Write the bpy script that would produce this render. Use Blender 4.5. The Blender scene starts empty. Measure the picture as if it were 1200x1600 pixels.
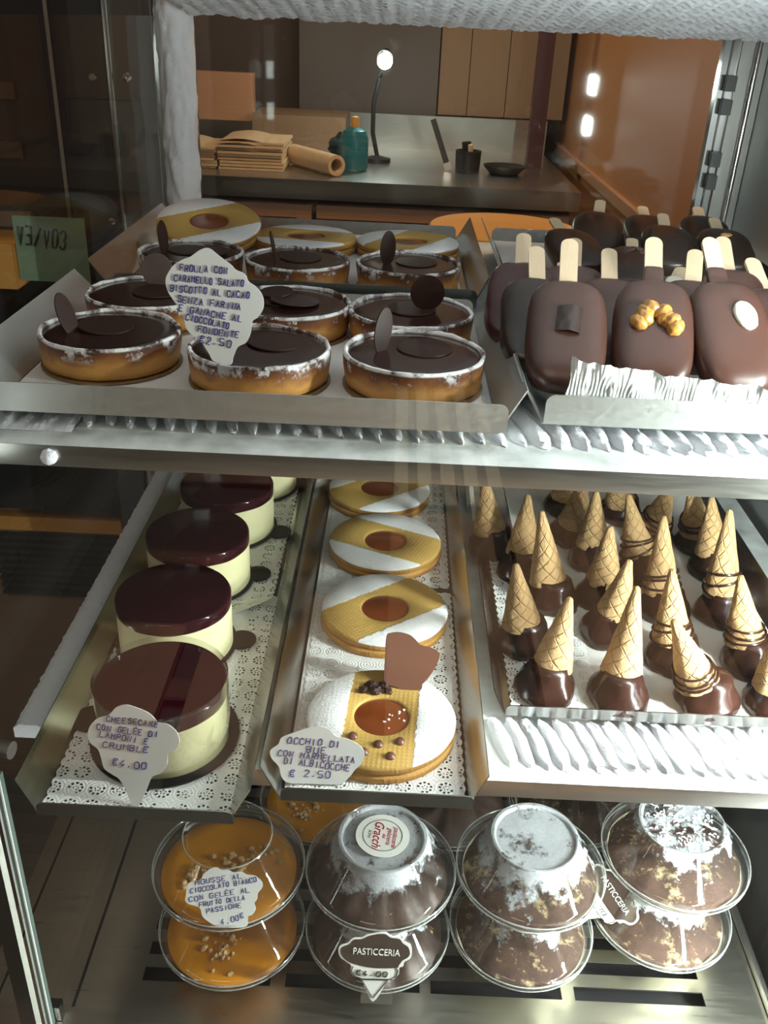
import bpy, math, random
from mathutils import Vector, Matrix, Euler, noise

scene = bpy.context.scene
col = scene.collection
R = math.radians

# ------------------------------------------------------------------ camera
cam_data = bpy.data.cameras.new('camera')
cam = bpy.data.objects.new('camera', cam_data)
col.objects.link(cam)
cam_data.sensor_fit = 'VERTICAL'
cam_data.sensor_height = 36.0
cam_data.lens = 1430.0 / 1600.0 * 36.0
cam_data.clip_start = 0.02
PITCH, ROLL = R(28.4), R(2.7)
fw = Vector((0, math.cos(PITCH), -math.sin(PITCH)))
rt0 = Vector((1, 0, 0))
up0 = rt0.cross(fw)
rt = rt0 * math.cos(ROLL) + up0 * math.sin(ROLL)
up = -rt0 * math.sin(ROLL) + up0 * math.cos(ROLL)
m = Matrix((rt, up, -fw)).transposed().to_4x4()
m.translation = Vector((0, 0, 1.22))
cam.matrix_world = m
scene.camera = cam

# ------------------------------------------------------------------ world, light, exposure
scene.view_settings.view_transform = 'Standard'
scene.view_settings.look = 'None'
scene.view_settings.gamma = 1.0
scene.view_settings.exposure = 0.0
scene.cycles.transparent_max_bounces = 32
scene.cycles.max_bounces = 14
world = bpy.data.worlds.new('shop_air')
scene.world = world
world.use_nodes = True
bg = world.node_tree.nodes['Background']
bg.inputs[0].default_value = (0.60, 0.44, 0.32, 1)
bg.inputs[1].default_value = 0.13


def area(name, loc, target, sx, sy, power, color):
    d = bpy.data.lights.new(name, 'AREA')
    d.shape = 'RECTANGLE'
    d.size, d.size_y = sx, sy
    d.energy = power
    d.color = color
    o = bpy.data.objects.new(name, d)
    col.objects.link(o)
    o.location = loc
    o.rotation_euler = (Vector(target) - Vector(loc)).to_track_quat('-Z', 'Y').to_euler()
    return o


LED_POWER = 1.0
LED_COLOR = (0.90, 1.0, 0.97)
area('shop_ceiling_light', (-0.4, -1.0, 2.7), (0.0, 0.4, 1.0), 0.8, 0.8, 8, (1.0, 0.88, 0.74))  # added fill lamp behind the camera for warm ambient, no fixture
area('kitchen_ceiling_light', (0.0, 1.40, 2.1), (0.05, 2.0, 0.85), 0.9, 0.3, 12.0, (1.0, 0.76, 0.56))  # added fill lamp, set forward to brighten the cupboard fronts

sd_ = bpy.data.lights.new('doorway_daylight', 'SPOT')  # added spot lamp that brightens the deck for its mirrored stripes
sd_.energy, sd_.spot_size, sd_.spot_blend, sd_.shadow_soft_size, sd_.color = 470, R(52), 0.4, 0.1, (1.0, 0.93, 0.80)
so0 = bpy.data.objects.new('doorway_daylight', sd_)
col.objects.link(so0)
so0.location = (0.15, -1.45, 2.75)
so0.rotation_euler = (Vector((0.12, -1.35, 0.0)) - Vector(so0.location)).to_track_quat('-Z', 'Y').to_euler()

# ------------------------------------------------------------------ mesh helpers
class MB:
    def __init__(self):
        self.v, self.f, self.uv = [], [], {}

    def add(self, vs, fs, M=None, uvs=None):
        b = len(self.v)
        self.v += [tuple(M @ Vector(p)) if M is not None else tuple(p) for p in vs]
        for i, f in enumerate(fs):
            self.f.append(tuple(b + k for k in f))
            if uvs is not None:
                self.uv[len(self.f) - 1] = uvs[i]
        return self

    def box(self, x0, x1, y0, y1, z0, z1, M=None):
        vs = [(x, y, z) for z in (z0, z1) for y in (y0, y1) for x in (x0, x1)]
        fs = [(0, 2, 3, 1), (4, 5, 7, 6), (0, 1, 5, 4), (2, 6, 7, 3), (0, 4, 6, 2), (1, 3, 7, 5)]
        return self.add(vs, fs, M)

    def lathe(self, prof, seg=48, M=None, jit=None):
        vs, fs, uvs = [], [], []
        ring = []
        n = len(prof)
        for i, (r, z) in enumerate(prof):
            if r < 1e-7:
                ring.append([len(vs)])
                vs.append((0, 0, z))
            else:
                ring.append(list(range(len(vs), len(vs) + seg)))
                for k in range(seg):
                    a = 2 * math.pi * k / seg
                    rr, zz = (r, z) if jit is None else jit(r, z, a)
                    vs.append((rr * math.cos(a), rr * math.sin(a), zz))
        for i in range(n - 1):
            A, B = ring[i], ring[i + 1]
            for k in range(seg):
                k2 = (k + 1) % seg
                u0, u1, w0, w1 = k / seg, (k + 1) / seg, i / (n - 1), (i + 1) / (n - 1)
                if len(A) == 1 and len(B) == 1:
                    continue
                if len(A) == 1:
                    fs.append((A[0], B[k2], B[k])); uvs.append([(u0, w0), (u1, w1), (u0, w1)])
                elif len(B) == 1:
                    fs.append((A[k], A[k2], B[0])); uvs.append([(u0, w0), (u1, w0), (u0, w1)])
                else:
                    fs.append((A[k], A[k2], B[k2], B[k])); uvs.append([(u0, w0), (u1, w0), (u1, w1), (u0, w1)])
        return self.add(vs, fs, M, uvs)

    def prism(self, out, z0, z1, M=None):
        n = len(out)
        ar = sum(out[i][0] * out[(i + 1) % n][1] - out[(i + 1) % n][0] * out[i][1] for i in range(n))
        if ar < 0:
            out = out[::-1]
        vs = [(x, y, z0) for x, y in out] + [(x, y, z1) for x, y in out]
        fs = [tuple(reversed(range(n))), tuple(range(n, 2 * n))]
        fs += [(i, (i + 1) % n, n + (i + 1) % n, n + i) for i in range(n)]
        return self.add(vs, fs, M)

    def plate(self, quad, t):
        """A thin sheet over a polygon of 3D points, T thick along its normal."""
        q = [Vector(p) for p in quad]
        nrm = (q[1] - q[0]).cross(q[2] - q[0]).normalized() * t
        n = len(q)
        vs = q + [p + nrm for p in q]
        fs = [tuple(reversed(range(n))), tuple(range(n, 2 * n))] + [(i, (i + 1) % n, n + (i + 1) % n, n + i) for i in range(n)]
        return self.add(vs, fs)

    def tube(self, pts, r, seg=8, M=None, closed=False):
        pts = [Vector(p) for p in pts]
        n = len(pts)
        vs, fs = [], []
        for i, p in enumerate(pts):
            if closed:
                t = pts[(i + 1) % n] - pts[i - 1]
            else:
                t = pts[min(i + 1, n - 1)] - pts[max(i - 1, 0)]
            t = t.normalized() if t.length > 1e-9 else Vector((0, 0, 1))
            a = t.orthogonal().normalized() if abs(t.z) > 0.9 else t.cross(Vector((0, 0, 1))).normalized()
            b = t.cross(a)
            rr = r[i] if isinstance(r, (list, tuple)) else r
            vs += [tuple(p + a * rr * math.cos(2 * math.pi * k / seg) + b * rr * math.sin(2 * math.pi * k / seg)) for k in range(seg)]
        for i in range(n if closed else n - 1):
            j = (i + 1) % n
            fs += [(i * seg + k, i * seg + (k + 1) % seg, j * seg + (k + 1) % seg, j * seg + k) for k in range(seg)]
        if not closed:
            fs += [tuple(reversed(range(seg))), tuple(range((n - 1) * seg, n * seg))]
        return self.add(vs, fs, M)

    def blob(self, c, rx, ry, rz, M=None, seg=14, rings=9, jit=0.0, e1=1.0, e2=1.0, sd=0.0):
        vs, fs = [], []
        sp = lambda x, e: math.copysign(abs(x) ** e, x)
        for i in range(rings + 1):
            v = -math.pi / 2 + math.pi * i / rings
            for k in range(seg):
                u = 2 * math.pi * k / seg
                x = sp(math.cos(v), e1) * sp(math.cos(u), e2)
                y = sp(math.cos(v), e1) * sp(math.sin(u), e2)
                z = sp(math.sin(v), e1)
                s = 1.0
                if jit:
                    s += jit * noise.noise(Vector((x * 2.1 + sd, y * 2.1, z * 2.1 + c[0] * 311)))
                vs.append((c[0] + rx * x * s, c[1] + ry * y * s, c[2] + rz * z * s))
        for i in range(rings):
            for k in range(seg):
                k2 = (k + 1) % seg
                fs.append((i * seg + k, i * seg + k2, (i + 1) * seg + k2, (i + 1) * seg + k))
        return self.add(vs, fs, M)

    def grid(self, nx, ny, fn, thick=0.0):
        vs = [fn(i / nx, j / ny) for j in range(ny + 1) for i in range(nx + 1)]
        fs = [(j * (nx + 1) + i, j * (nx + 1) + i + 1, (j + 1) * (nx + 1) + i + 1, (j + 1) * (nx + 1) + i) for j in range(ny) for i in range(nx)]
        return self.add(vs, fs)

    def mesh(self, name, angle=40):
        me = bpy.data.meshes.new(name)
        me.from_pydata(self.v, [], self.f)
        if self.uv:
            lay = me.uv_layers.new(name='UVMap')
            for pi, p in enumerate(me.polygons):
                q = self.uv.get(pi)
                if q:
                    for li, c in zip(p.loop_indices, q):
                        lay.data[li].uv = c
        me.shade_smooth()
        me.set_sharp_from_angle(angle=R(angle))
        me.validate()
        return me


def put(name, me, mat, parent=None, loc=None, rot=None):
    if isinstance(me, MB):
        me = me.mesh(name)
    if mat is not None and not me.materials:
        me.materials.append(mat)
    o = bpy.data.objects.new(name, me)
    col.objects.link(o)
    if parent is not None:
        o.parent = parent
    if loc is not None:
        o.location = loc
    if rot is not None:
        o.rotation_euler = rot
    return o


def tag(o, label, cat, group=None):
    o['label'] = label
    o['category'] = cat
    if group:
        o['group'] = group
    return o


def thing(name, label, cat, loc=(0, 0, 0), rot=(0, 0, 0), group=None):
    o = bpy.data.objects.new(name, None)
    o.empty_display_size = 0.01
    col.objects.link(o)
    o.location = loc
    o.rotation_euler = rot
    return tag(o, label, cat, group)


def structure(name, me, mat):
    o = put(name, me, mat)
    o['kind'] = 'structure'
    return o


def kids(o):
    return [c for c in bpy.data.objects if c.parent == o]


def dup(root, label, loc, rot=(0, 0, 0), children=None):
    """A copy of a thing with copies of its parts and their sub-parts (mesh data shared)."""
    r = root.copy()
    col.objects.link(r)
    r.location, r.rotation_euler = loc, rot
    r['label'] = label
    for ch in kids(root):
        c = ch.copy()
        col.objects.link(c)
        c.parent = r
        for g in kids(ch):
            d = g.copy()
            col.objects.link(d)
            d.parent = c
    return r


# ------------------------------------------------------------------ material helpers
class NT:
    def __init__(self, name):
        self.m = bpy.data.materials.new(name)
        self.m.use_nodes = True
        self.t = self.m.node_tree
        self.t.nodes.clear()
        self.out = self.n('ShaderNodeOutputMaterial')

    def n(self, typ, **kw):
        nd = self.t.nodes.new(typ)
        for k, v in kw.items():
            setattr(nd, k, v)
        return nd

    def l(self, a, b):
        self.t.links.new(a, b)

    def val(self, s, v):
        if hasattr(v, 'is_output'):
            self.l(v, s)
        elif isinstance(v, (tuple, list)):
            s.default_value = (*v, 1) if len(v) == 3 and len(s.default_value) == 4 else v
        else:
            s.default_value = v

    def math(self, op, a, b=0.0, c=0.0, clamp=False):
        nd = self.n('ShaderNodeMath', operation=op, use_clamp=clamp)
        for i, x in enumerate((a, b, c)):
            self.val(nd.inputs[i], x)
        return nd.outputs[0]

    def co(self, out='Object'):
        if not hasattr(self, '_tc'):
            self._tc = self.n('ShaderNodeTexCoord')
        return self._tc.outputs[out]

    def xyz(self, v=None):
        s = self.n('ShaderNodeSeparateXYZ')
        self.l(v if v is not None else self.co(), s.inputs[0])
        return s.outputs

    def noise(self, scale, detail=4, rough=0.55, vec=None, dist=0.0, offset=True):
        nd = self.n('ShaderNodeTexNoise')
        nd.inputs['Scale'].default_value = scale
        nd.inputs['Detail'].default_value = detail
        nd.inputs['Roughness'].default_value = rough
        nd.inputs['Distortion'].default_value = dist
        v = vec if vec is not None else self.co()
        if offset and vec is None:
            oi = self.n('ShaderNodeObjectInfo')
            mp = self.n('ShaderNodeVectorMath', operation='ADD')
            self.l(v, mp.inputs[0])
            self.l(oi.outputs['Random'], mp.inputs[1])
            v = mp.outputs[0]
        self.l(v, nd.inputs['Vector'])
        return nd.outputs[0]

    def stretch(self, s):
        mp = self.n('ShaderNodeMapping')
        mp.inputs['Scale'].default_value = s
        self.l(self.co(), mp.inputs['Vector'])
        return mp.outputs[0]

    def ramp(self, fac, stops, interp='LINEAR'):
        nd = self.n('ShaderNodeValToRGB')
        nd.color_ramp.interpolation = interp
        e = nd.color_ramp.elements
        while len(e) < len(stops):
            e.new(0.5)
        for i, (p, c) in enumerate(stops):
            e[i].position = p
            e[i].color = (*c, 1) if len(c) == 3 else c
        self.l(fac, nd.inputs[0])
        return nd.outputs[0]

    def step(self, x, lo, hi):
        nd = self.n('ShaderNodeMapRange')
        nd.clamp = True
        self.val(nd.inputs[0], x)
        nd.inputs[1].default_value, nd.inputs[2].default_value = lo, hi
        return nd.outputs[0]

    def mix(self, f, a, b):
        nd = self.n('ShaderNodeMix', data_type='RGBA')
        self.val(nd.inputs[0], f)
        self.val(nd.inputs[6], a)
        self.val(nd.inputs[7], b)
        return nd.outputs[2]

    def bump(self, h, strength=0.3, dist=0.001):
        nd = self.n('ShaderNodeBump')
        nd.inputs['Strength'].default_value = strength
        nd.inputs['Distance'].default_value = dist
        self.l(h, nd.inputs['Height'])
        return nd.outputs[0]

    def pbsdf(self, color, rough=0.5, metal=0.0, normal=None, spec=0.5, coat=0.0, sss=0.0, sss_r=(1, .5, .3), sss_s=0.004, trans=0.0):
        b = self.n('ShaderNodeBsdfPrincipled')
        self.val(b.inputs['Base Color'], color)
        self.val(b.inputs['Roughness'], rough)
        self.val(b.inputs['Metallic'], metal)
        b.inputs['Specular IOR Level'].default_value = spec
        b.inputs['Coat Weight'].default_value = coat
        b.inputs['Coat Roughness'].default_value = 0.08
        if sss:
            b.inputs['Subsurface Weight'].default_value = sss
            b.inputs['Subsurface Radius'].default_value = sss_r
            b.inputs['Subsurface Scale'].default_value = sss_s
        if normal is not None:
            self.l(normal, b.inputs['Normal'])
        return b.outputs[0]

    def mixs(self, f, a, b):
        nd = self.n('ShaderNodeMixShader')
        self.val(nd.inputs[0], f)
        self.l(a, nd.inputs[1])
        self.l(b, nd.inputs[2])
        return nd.outputs[0]

    def clear(self, tint=(1, 1, 1), rough=0.02, ior=1.45, normal=None, gain=1.0, haze=0.0):
        """Thin clear sheet: what it does not mirror it lets through."""
        lw = self.n('ShaderNodeLayerWeight')
        lw.inputs['Blend'].default_value = 0.5
        f0 = ((ior - 1) / (ior + 1)) ** 2
        tr = self.n('ShaderNodeBsdfTransparent')
        tr.inputs[0].default_value = (*tint, 1)
        gl = self.n('ShaderNodeBsdfGlossy')
        gl.inputs['Roughness'].default_value = rough
        if normal is not None:
            self.l(normal, gl.inputs['Normal'])
            self.l(normal, lw.inputs['Normal'])
        sch = self.math('ADD', f0, self.math('MULTIPLY', self.math('POWER', lw.outputs['Facing'], 5.0), 1.0 - f0))
        f = self.math('MULTIPLY', sch, gain, clamp=True)
        body = tr.outputs[0]
        if haze:
            df = self.n('ShaderNodeBsdfDiffuse')
            df.inputs[0].default_value = (0.8, 0.82, 0.8, 1)
            body = self.mixs(haze, body, df.outputs[0])
        return self.mixs(f, body, gl.outputs[0])

    def done(self, sh):
        self.l(sh, self.out.inputs[0])
        return self.m


def simple(name, color, rough=0.5, metal=0.0, var=0.0, scale=60.0, bump=0.0, bscale=None, **kw):
    t = NT(name)
    c = color
    if var:
        f = t.noise(scale)
        c = t.mix(f, tuple(x * (1 - var) for x in color), tuple(min(1, x * (1 + var)) for x in color))
    nm = None
    if bump:
        nm = t.bump(t.noise(bscale or scale * 3), bump)
    return t.done(t.pbsdf(c, rough, metal, nm, **kw))


def emissive(name, color, strength):
    t = NT(name)
    e = t.n('ShaderNodeEmission')
    e.inputs[0].default_value = (*color, 1)
    e.inputs[1].default_value = strength
    return t.done(e.outputs[0])


M = {}
# metals
def steel(name, color, rough, stretch=(4, 90, 90), bump=0.06):
    t = NT(name)
    f = t.noise(6, 5, 0.6, t.stretch(stretch))
    rg = t.n('ShaderNodeMapRange')
    t.l(f, rg.inputs[0])
    rg.inputs[3].default_value, rg.inputs[4].default_value = rough * 0.75, rough * 1.3
    c = t.mix(f, tuple(x * 0.85 for x in color), color)
    return t.done(t.pbsdf(c, rg.outputs[0], 1.0, t.bump(f, bump, 0.0004)))


M['steel'] = steel('brushed_steel', (0.62, 0.62, 0.60), 0.30)
M['steel_tray'] = steel('tray_steel', (0.52, 0.52, 0.49), 0.22, (60, 8, 60))
M['steel_floor'] = steel('floor_steel', (0.58, 0.56, 0.50), 0.30, (3, 60, 60), 0.015)
M['steel_wall'] = steel('wall_steel', (0.45, 0.46, 0.46), 0.34, (60, 60, 5))
M['chrome'] = simple('chrome', (0.75, 0.75, 0.76), 0.12, 1.0)
M['dark_metal'] = simple('dark_metal', (0.05, 0.05, 0.055), 0.4, 0.6)
M['black_plastic'] = simple('black_plastic', (0.015, 0.015, 0.016), 0.35)
M['shelf_metal'] = steel('shelf_metal', (0.62, 0.63, 0.61), 0.48, (60, 8, 60), 0.1)
# frost
t = NT('frost')
nm = t.bump(t.noise(700, 6, 0.7), 0.8, 0.0012)
M['frost'] = t.done(t.pbsdf(t.mix(t.noise(90, 3), (0.76, 0.77, 0.83), (0.92, 0.93, 0.98)), 0.85, 0, nm, spec=0.3))
t = NT('frosty_metal')
f = t.step(t.noise(45, 6, 0.65), 0.25, 0.72)
M['frosty_metal'] = t.done(t.pbsdf(t.mix(f, (0.55, 0.57, 0.55), (0.80, 0.84, 0.84)), t.mix(f, (0.4,) * 3, (0.8,) * 3), t.math('MULTIPLY', t.math('SUBTRACT', 1.0, f), 0.6), t.bump(t.noise(500), 0.35, 0.0005)))
# food
M['ganache'] = simple('ganache', (0.030, 0.011, 0.008), 0.16, var=0.25, scale=30, bump=0.05, bscale=40, coat=0.2)
M['chocolate_leaf'] = simple('chocolate_leaf', (0.034, 0.014, 0.010), 0.45, var=0.3, scale=70, spec=0.25)
M['chocolate_pale'] = simple('chocolate_bloom', (0.13, 0.09, 0.085), 0.5, var=0.3, scale=90)
M['chocolate_dip'] = simple('chocolate_dip', (0.024, 0.009, 0.0065), 0.24, var=0.25, scale=40, bump=0.12, bscale=60, spec=0.45)
M['chocolate_ice'] = simple('chocolate_coating', (0.066, 0.027, 0.019), 0.32, var=0.12, scale=25, bump=0.05, bscale=30)
M['chocolate_dark'] = simple('chocolate_dark_coating', (0.026, 0.013, 0.008), 0.30, var=0.4, scale=35, bump=0.2, bscale=60)
M['chocolate_red'] = simple('chocolate_reddish', (0.055, 0.012, 0.014), 0.28, var=0.3, scale=30)
M['chocolate_milk'] = simple('chocolate_milk', (0.13, 0.050, 0.030), 0.33, var=0.1, scale=40)
t = NT('tart_crust')
x, y, z = t.xyz()
h = t.math('ADD', t.math('DIVIDE', z, 0.0205), t.math('MULTIPLY', t.math('SUBTRACT', t.noise(55, 3), 0.5), 0.75))
c = t.ramp(h, [(0.0, (0.50, 0.235, 0.055)), (0.42, (0.58, 0.28, 0.065)), (0.70, (0.24, 0.085, 0.025)), (0.97, (0.050, 0.018, 0.012))])
sug = t.math('MULTIPLY', t.step(t.math('ADD', t.math('MULTIPLY', t.noise(110, 6, 0.7), 0.016), t.math('MULTIPLY', t.noise(22, 2), 0.010)), 0.0138, 0.0152), t.step(z, 0.011, 0.0175))
top = t.math('MULTIPLY', t.step(z, 0.0186, 0.0196), t.step(t.noise(50, 5, 0.7), 0.42, 0.54))
sug = t.math('MAXIMUM', sug, top)
M['crust'] = t.done(t.pbsdf(t.mix(sug, c, (0.86, 0.84, 0.84)), t.math('ADD', 0.45, t.math('MULTIPLY', sug, 0.4)), 0, t.bump(t.noise(260, 5), 0.35, 0.0008)))


def biscuit(name, base, edge, sugar, half=0.0215):
    t = NT(name)
    x, y, z = t.xyz()
    g = t.n('ShaderNodeTexWave', bands_direction='X'); g.inputs['Scale'].default_value = 110
    g2 = t.n('ShaderNodeTexWave', bands_direction='Y'); g2.inputs['Scale'].default_value = 110
    t.l(t.co(), g.inputs[0]); t.l(t.co(), g2.inputs[0])
    weave = t.math('MULTIPLY', g.outputs[1], g2.outputs[1])
    geo = t.n('ShaderNodeNewGeometry')
    nx = t.n('ShaderNodeSeparateXYZ')
    vt = t.n('ShaderNodeVectorTransform', vector_type='NORMAL', convert_from='WORLD', convert_to='OBJECT')
    t.l(geo.outputs['True Normal'], vt.inputs[0])
    t.l(vt.outputs[0], nx.inputs[0])
    upf = t.step(nx.outputs[2], 0.25, 0.7)
    c = t.mix(t.noise(40, 4), tuple(v * 0.9 for v in base), base)
    c = t.mix(upf, edge, c)
    nn = t.noise(500, 5, 0.7)
    hgt = t.math('MULTIPLY', weave, 0.5)
    sug = None
    if sugar:
        ax = t.math('ABSOLUTE', x)
        sug = t.step(t.math('ADD', ax, t.math('MULTIPLY', t.math('SUBTRACT', t.noise(300, 5), 0.5), 0.004)), half, half + 0.0012)
        sug = t.math('MULTIPLY', sug, t.step(nx.outputs[2], 0.1, 0.45))
        thin = t.step(t.noise(420, 5, 0.7), 0.30, 0.42)
        c = t.mix(t.math('MULTIPLY', sug, t.math('ADD', 0.75, t.math('MULTIPLY', thin, 0.25))), c, (0.88, 0.89, 0.90))
        hgt = t.math('ADD', hgt, t.math('MULTIPLY', sug, t.math('MULTIPLY', nn, 4.0)))
    return t.done(t.pbsdf(c, 0.6, 0, t.bump(hgt, 0.5, 0.0007), spec=0.35))


M['biscuit_top'] = biscuit('biscuit_sugared', (0.56, 0.355, 0.095), (0.43, 0.215, 0.05), True)
M['biscuit_base'] = biscuit('biscuit_plain', (0.55, 0.30, 0.075), (0.44, 0.21, 0.045), False)
M['jam'] = simple('apricot_jam', (0.19, 0.045, 0.010), 0.12, var=0.35, scale=60, bump=0.15, bscale=90, coat=0.4)
M['sugar'] = simple('sugar_grain', (0.9, 0.88, 0.85), 0.5)
M['jelly'] = simple('raspberry_jelly', (0.026, 0.002, 0.006), 0.09, var=0.5, scale=45, bump=0.06, bscale=60, spec=0.35)
M['cream'] = simple('cheese_cream', (0.77, 0.72, 0.43), 0.55, var=0.05, scale=40, bump=0.08, bscale=90)
t = NT('wafer')
uvn = t.n('ShaderNodeSeparateXYZ'); t.l(t.co('UV'), uvn.inputs[0])
u, v = uvn.outputs[0], uvn.outputs[1]
pi2 = 2 * math.pi
d1 = t.math('ABSOLUTE', t.math('SINE', t.math('MULTIPLY', t.math('ADD', t.math('MULTIPLY', u, 6.0), t.math('MULTIPLY', v, 5.0)), math.pi)))
d2 = t.math('ABSOLUTE', t.math('SINE', t.math('MULTIPLY', t.math('SUBTRACT', t.math('MULTIPLY', u, 6.0), t.math('MULTIPLY', v, 7.0)), math.pi)))
gr = t.step(t.math('ADD', t.math('MINIMUM', d1, d2), t.math('MULTIPLY', t.math('SUBTRACT', t.noise(60, 3), 0.5), 0.5)), 0.03, 0.30)
nz = t.noise(330, 5, 0.7)
c = t.mix(t.noise(120, 5, 0.65), (0.40, 0.235, 0.10), (0.58, 0.39, 0.195))
c = t.mix(t.step(nz, 0.36, 0.27), c, (0.20, 0.10, 0.035))
c = t.mix(t.math('MULTIPLY', t.math('SUBTRACT', 1.0, gr), 0.35), c, (0.30, 0.16, 0.055))
M['wafer'] = t.done(t.pbsdf(c, 0.7, 0, t.bump(t.math('ADD', t.math('MULTIPLY', gr, 0.8), t.math('MULTIPLY', nz, 1.6)), 0.9, 0.0013), spec=0.25))
t = NT('stick_wood')
f = t.noise(30, 5, 0.6, t.stretch((40, 4, 40)))
M['stick'] = t.done(t.pbsdf(t.mix(f, (0.60, 0.43, 0.27), (0.78, 0.62, 0.43)), 0.65))
M['walnut'] = simple('caramel_walnut', (0.46, 0.22, 0.05), 0.25, var=0.4, scale=90, bump=0.5, bscale=160, coat=0.3)
M['almond'] = simple('almond', (0.86, 0.80, 0.66), 0.45, var=0.08, scale=80)
M['cocoa_bark'] = simple('chocolate_bark', (0.035, 0.017, 0.013), 0.3, var=0.4, scale=80)
M['grain'] = simple('chopped_nut', (0.10, 0.06, 0.045), 0.6, var=0.5, scale=200)
t = NT('tiramisu')
x, y, z = t.xyz()
f = t.step(t.math('ADD', t.noise(70, 5, 0.7), t.math('MULTIPLY', z, 0.0)), 0.55, 0.72)
M['cocoa'] = t.done(t.pbsdf(t.mix(f, t.mix(t.noise(160, 5), (0.030, 0.012, 0.007), (0.085, 0.036, 0.018)), (0.52, 0.40, 0.22)), 0.85, 0, t.bump(t.noise(300, 6, 0.7), 0.7, 0.0015)))
M['profiterole'] = simple('profiterole_mess', (0.055, 0.026, 0.016), 0.5, var=0.8, scale=55, bump=0.6, bscale=120)
M['passion'] = simple('passion_jelly', (0.60, 0.235, 0.010), 0.12, var=0.3, scale=25, coat=0.4)
M['crumble'] = simple('crumble', (0.50, 0.30, 0.12), 0.8, var=0.4, scale=200, bump=0.6, bscale=300)
M['white_cream'] = simple('whipped_cream', (0.82, 0.76, 0.58), 0.6, var=0.1, scale=60)
# plastics and glass
t = NT('clear_plastic'); M['plastic'] = t.done(t.clear((0.965, 0.97, 0.965), 0.04, 1.5, t.bump(t.noise(50, 2), 0.12, 0.002), 2.0, 0.008))

t = NT('clear_plastic_rim'); M['plastic_rim'] = t.done(t.clear((0.95, 0.96, 0.95), 0.1, 1.5, None, 2.5, 0.30))


def lid_frost(name, lo, hi, zc):
    t = NT(name)
    x, y, z = t.xyz()
    ang = t.n('ShaderNodeMath', operation='ARCTAN2'); t.l(y, ang.inputs[0]); t.l(x, ang.inputs[1])
    edge = t.math('ADD', t.noise(45, 6, 0.7), t.math('MULTIPLY', t.step(z, zc - 0.016, zc + 0.014), 0.34))
    f = t.math('MULTIPLY', t.step(edge, lo, hi), t.math('ADD', 0.55, t.math('MULTIPLY', t.noise(420, 5, 0.7), 0.55)), clamp=True)
    cl = t.clear((0.965, 0.97, 0.965), 0.04, 1.5, t.bump(t.noise(50, 2), 0.12, 0.002), 2.0, 0.008)
    fr = t.pbsdf(t.mix(t.noise(35, 4), (0.30, 0.31, 0.33), (0.62, 0.65, 0.68)), 0.85, 0, t.bump(t.noise(600, 5, 0.7), 0.6, 0.001), spec=0.3)
    return t.done(t.mixs(f, cl, fr))


M['lid_frost'] = lid_frost('frosted_plastic', 0.66, 0.76, 0.055)
M['lid_half'] = lid_frost('half_frosted_plastic', 0.74, 0.82, 0.055)
t = NT('case_glass'); M['glass'] = t.done(t.clear((0.975, 0.985, 0.975), 0.0, 1.45, gain=0.9))
t = NT('side_case_glass'); M['side_glass'] = t.done(t.clear((0.965, 0.975, 0.965), 0.0, 1.45, gain=0.35))
t = NT('rear_case_glass'); M['rear_glass'] = t.done(t.clear((0.95, 0.965, 0.94), 0.03, 1.5))
M['glass_edge'] = simple('glass_edge', (0.13, 0.17, 0.15), 0.25, 0.0)
M['shelf_face'] = steel('shelf_face', (0.42, 0.41, 0.38), 0.32, (5, 70, 70), 0.1)
# paper and wood
M['paper'] = simple('card_paper', (0.74, 0.74, 0.72), 0.7, var=0.04, scale=40)
M['paper_sheet'] = simple('baking_paper', (0.66, 0.64, 0.62), 0.7, var=0.06, scale=20)
M['ink'] = simple('blue_ink', (0.012, 0.014, 0.20), 0.5)
M['black_ink'] = simple('black_ink', (0.012, 0.012, 0.012), 0.5)
M['red_ink'] = simple('red_ink', (0.42, 0.01, 0.03), 0.5)
M['grey_ink'] = simple('grey_ink', (0.10, 0.10, 0.10), 0.5)
M['brown_print'] = simple('brown_print', (0.045, 0.026, 0.018), 0.45)
M['white_print'] = simple('white_print', (0.82, 0.82, 0.78), 0.5)
M['board_black'] = simple('black_card', (0.010, 0.009, 0.010), 0.55, spec=0.25)
M['board_gold'] = simple('gold_card', (0.20, 0.12, 0.05), 0.35)
t = NT('lace_paper')
x, y, z = t.xyz()
cell = 0.0125
fx = t.math('SUBTRACT', t.math('FRACT', t.math('DIVIDE', x, cell)), 0.5)
fy = t.math('SUBTRACT', t.math('FRACT', t.math('DIVIDE', y, cell)), 0.5)
rr = t.math('SQRT', t.math('ADD', t.math('MULTIPLY', fx, fx), t.math('MULTIPLY', fy, fy)))
an = t.n('ShaderNodeMath', operation='ARCTAN2'); t.l(fy, an.inputs[0]); t.l(fx, an.inputs[1])
pet = t.math('GREATER_THAN', t.math('SINE', t.math('MULTIPLY', an.outputs[0], 9.0)), -0.1)
band = t.math('MULTIPLY', t.math('GREATER_THAN', rr, 0.24), t.math('LESS_THAN', rr, 0.36))
pet2 = t.math('GREATER_THAN', t.math('SINE', t.math('MULTIPLY', an.outputs[0], 5.0)), 0.2)
band2 = t.math('MULTIPLY', t.math('GREATER_THAN', rr, 0.08), t.math('LESS_THAN', rr, 0.15))
hole = t.math('MAXIMUM', t.math('MULTIPLY', pet, band), t.math('MULTIPLY', pet2, band2))
hole = t.math('MULTIPLY', hole, t.math('GREATER_THAN', t.noise(130, 2), 0.42))
at = t.n('ShaderNodeAttribute'); at.attribute_name = 'lace'
hole = t.math('MULTIPLY', hole, t.math('GREATER_THAN', at.outputs['Fac'], 0.5))
tr = t.n('ShaderNodeBsdfTransparent')
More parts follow.
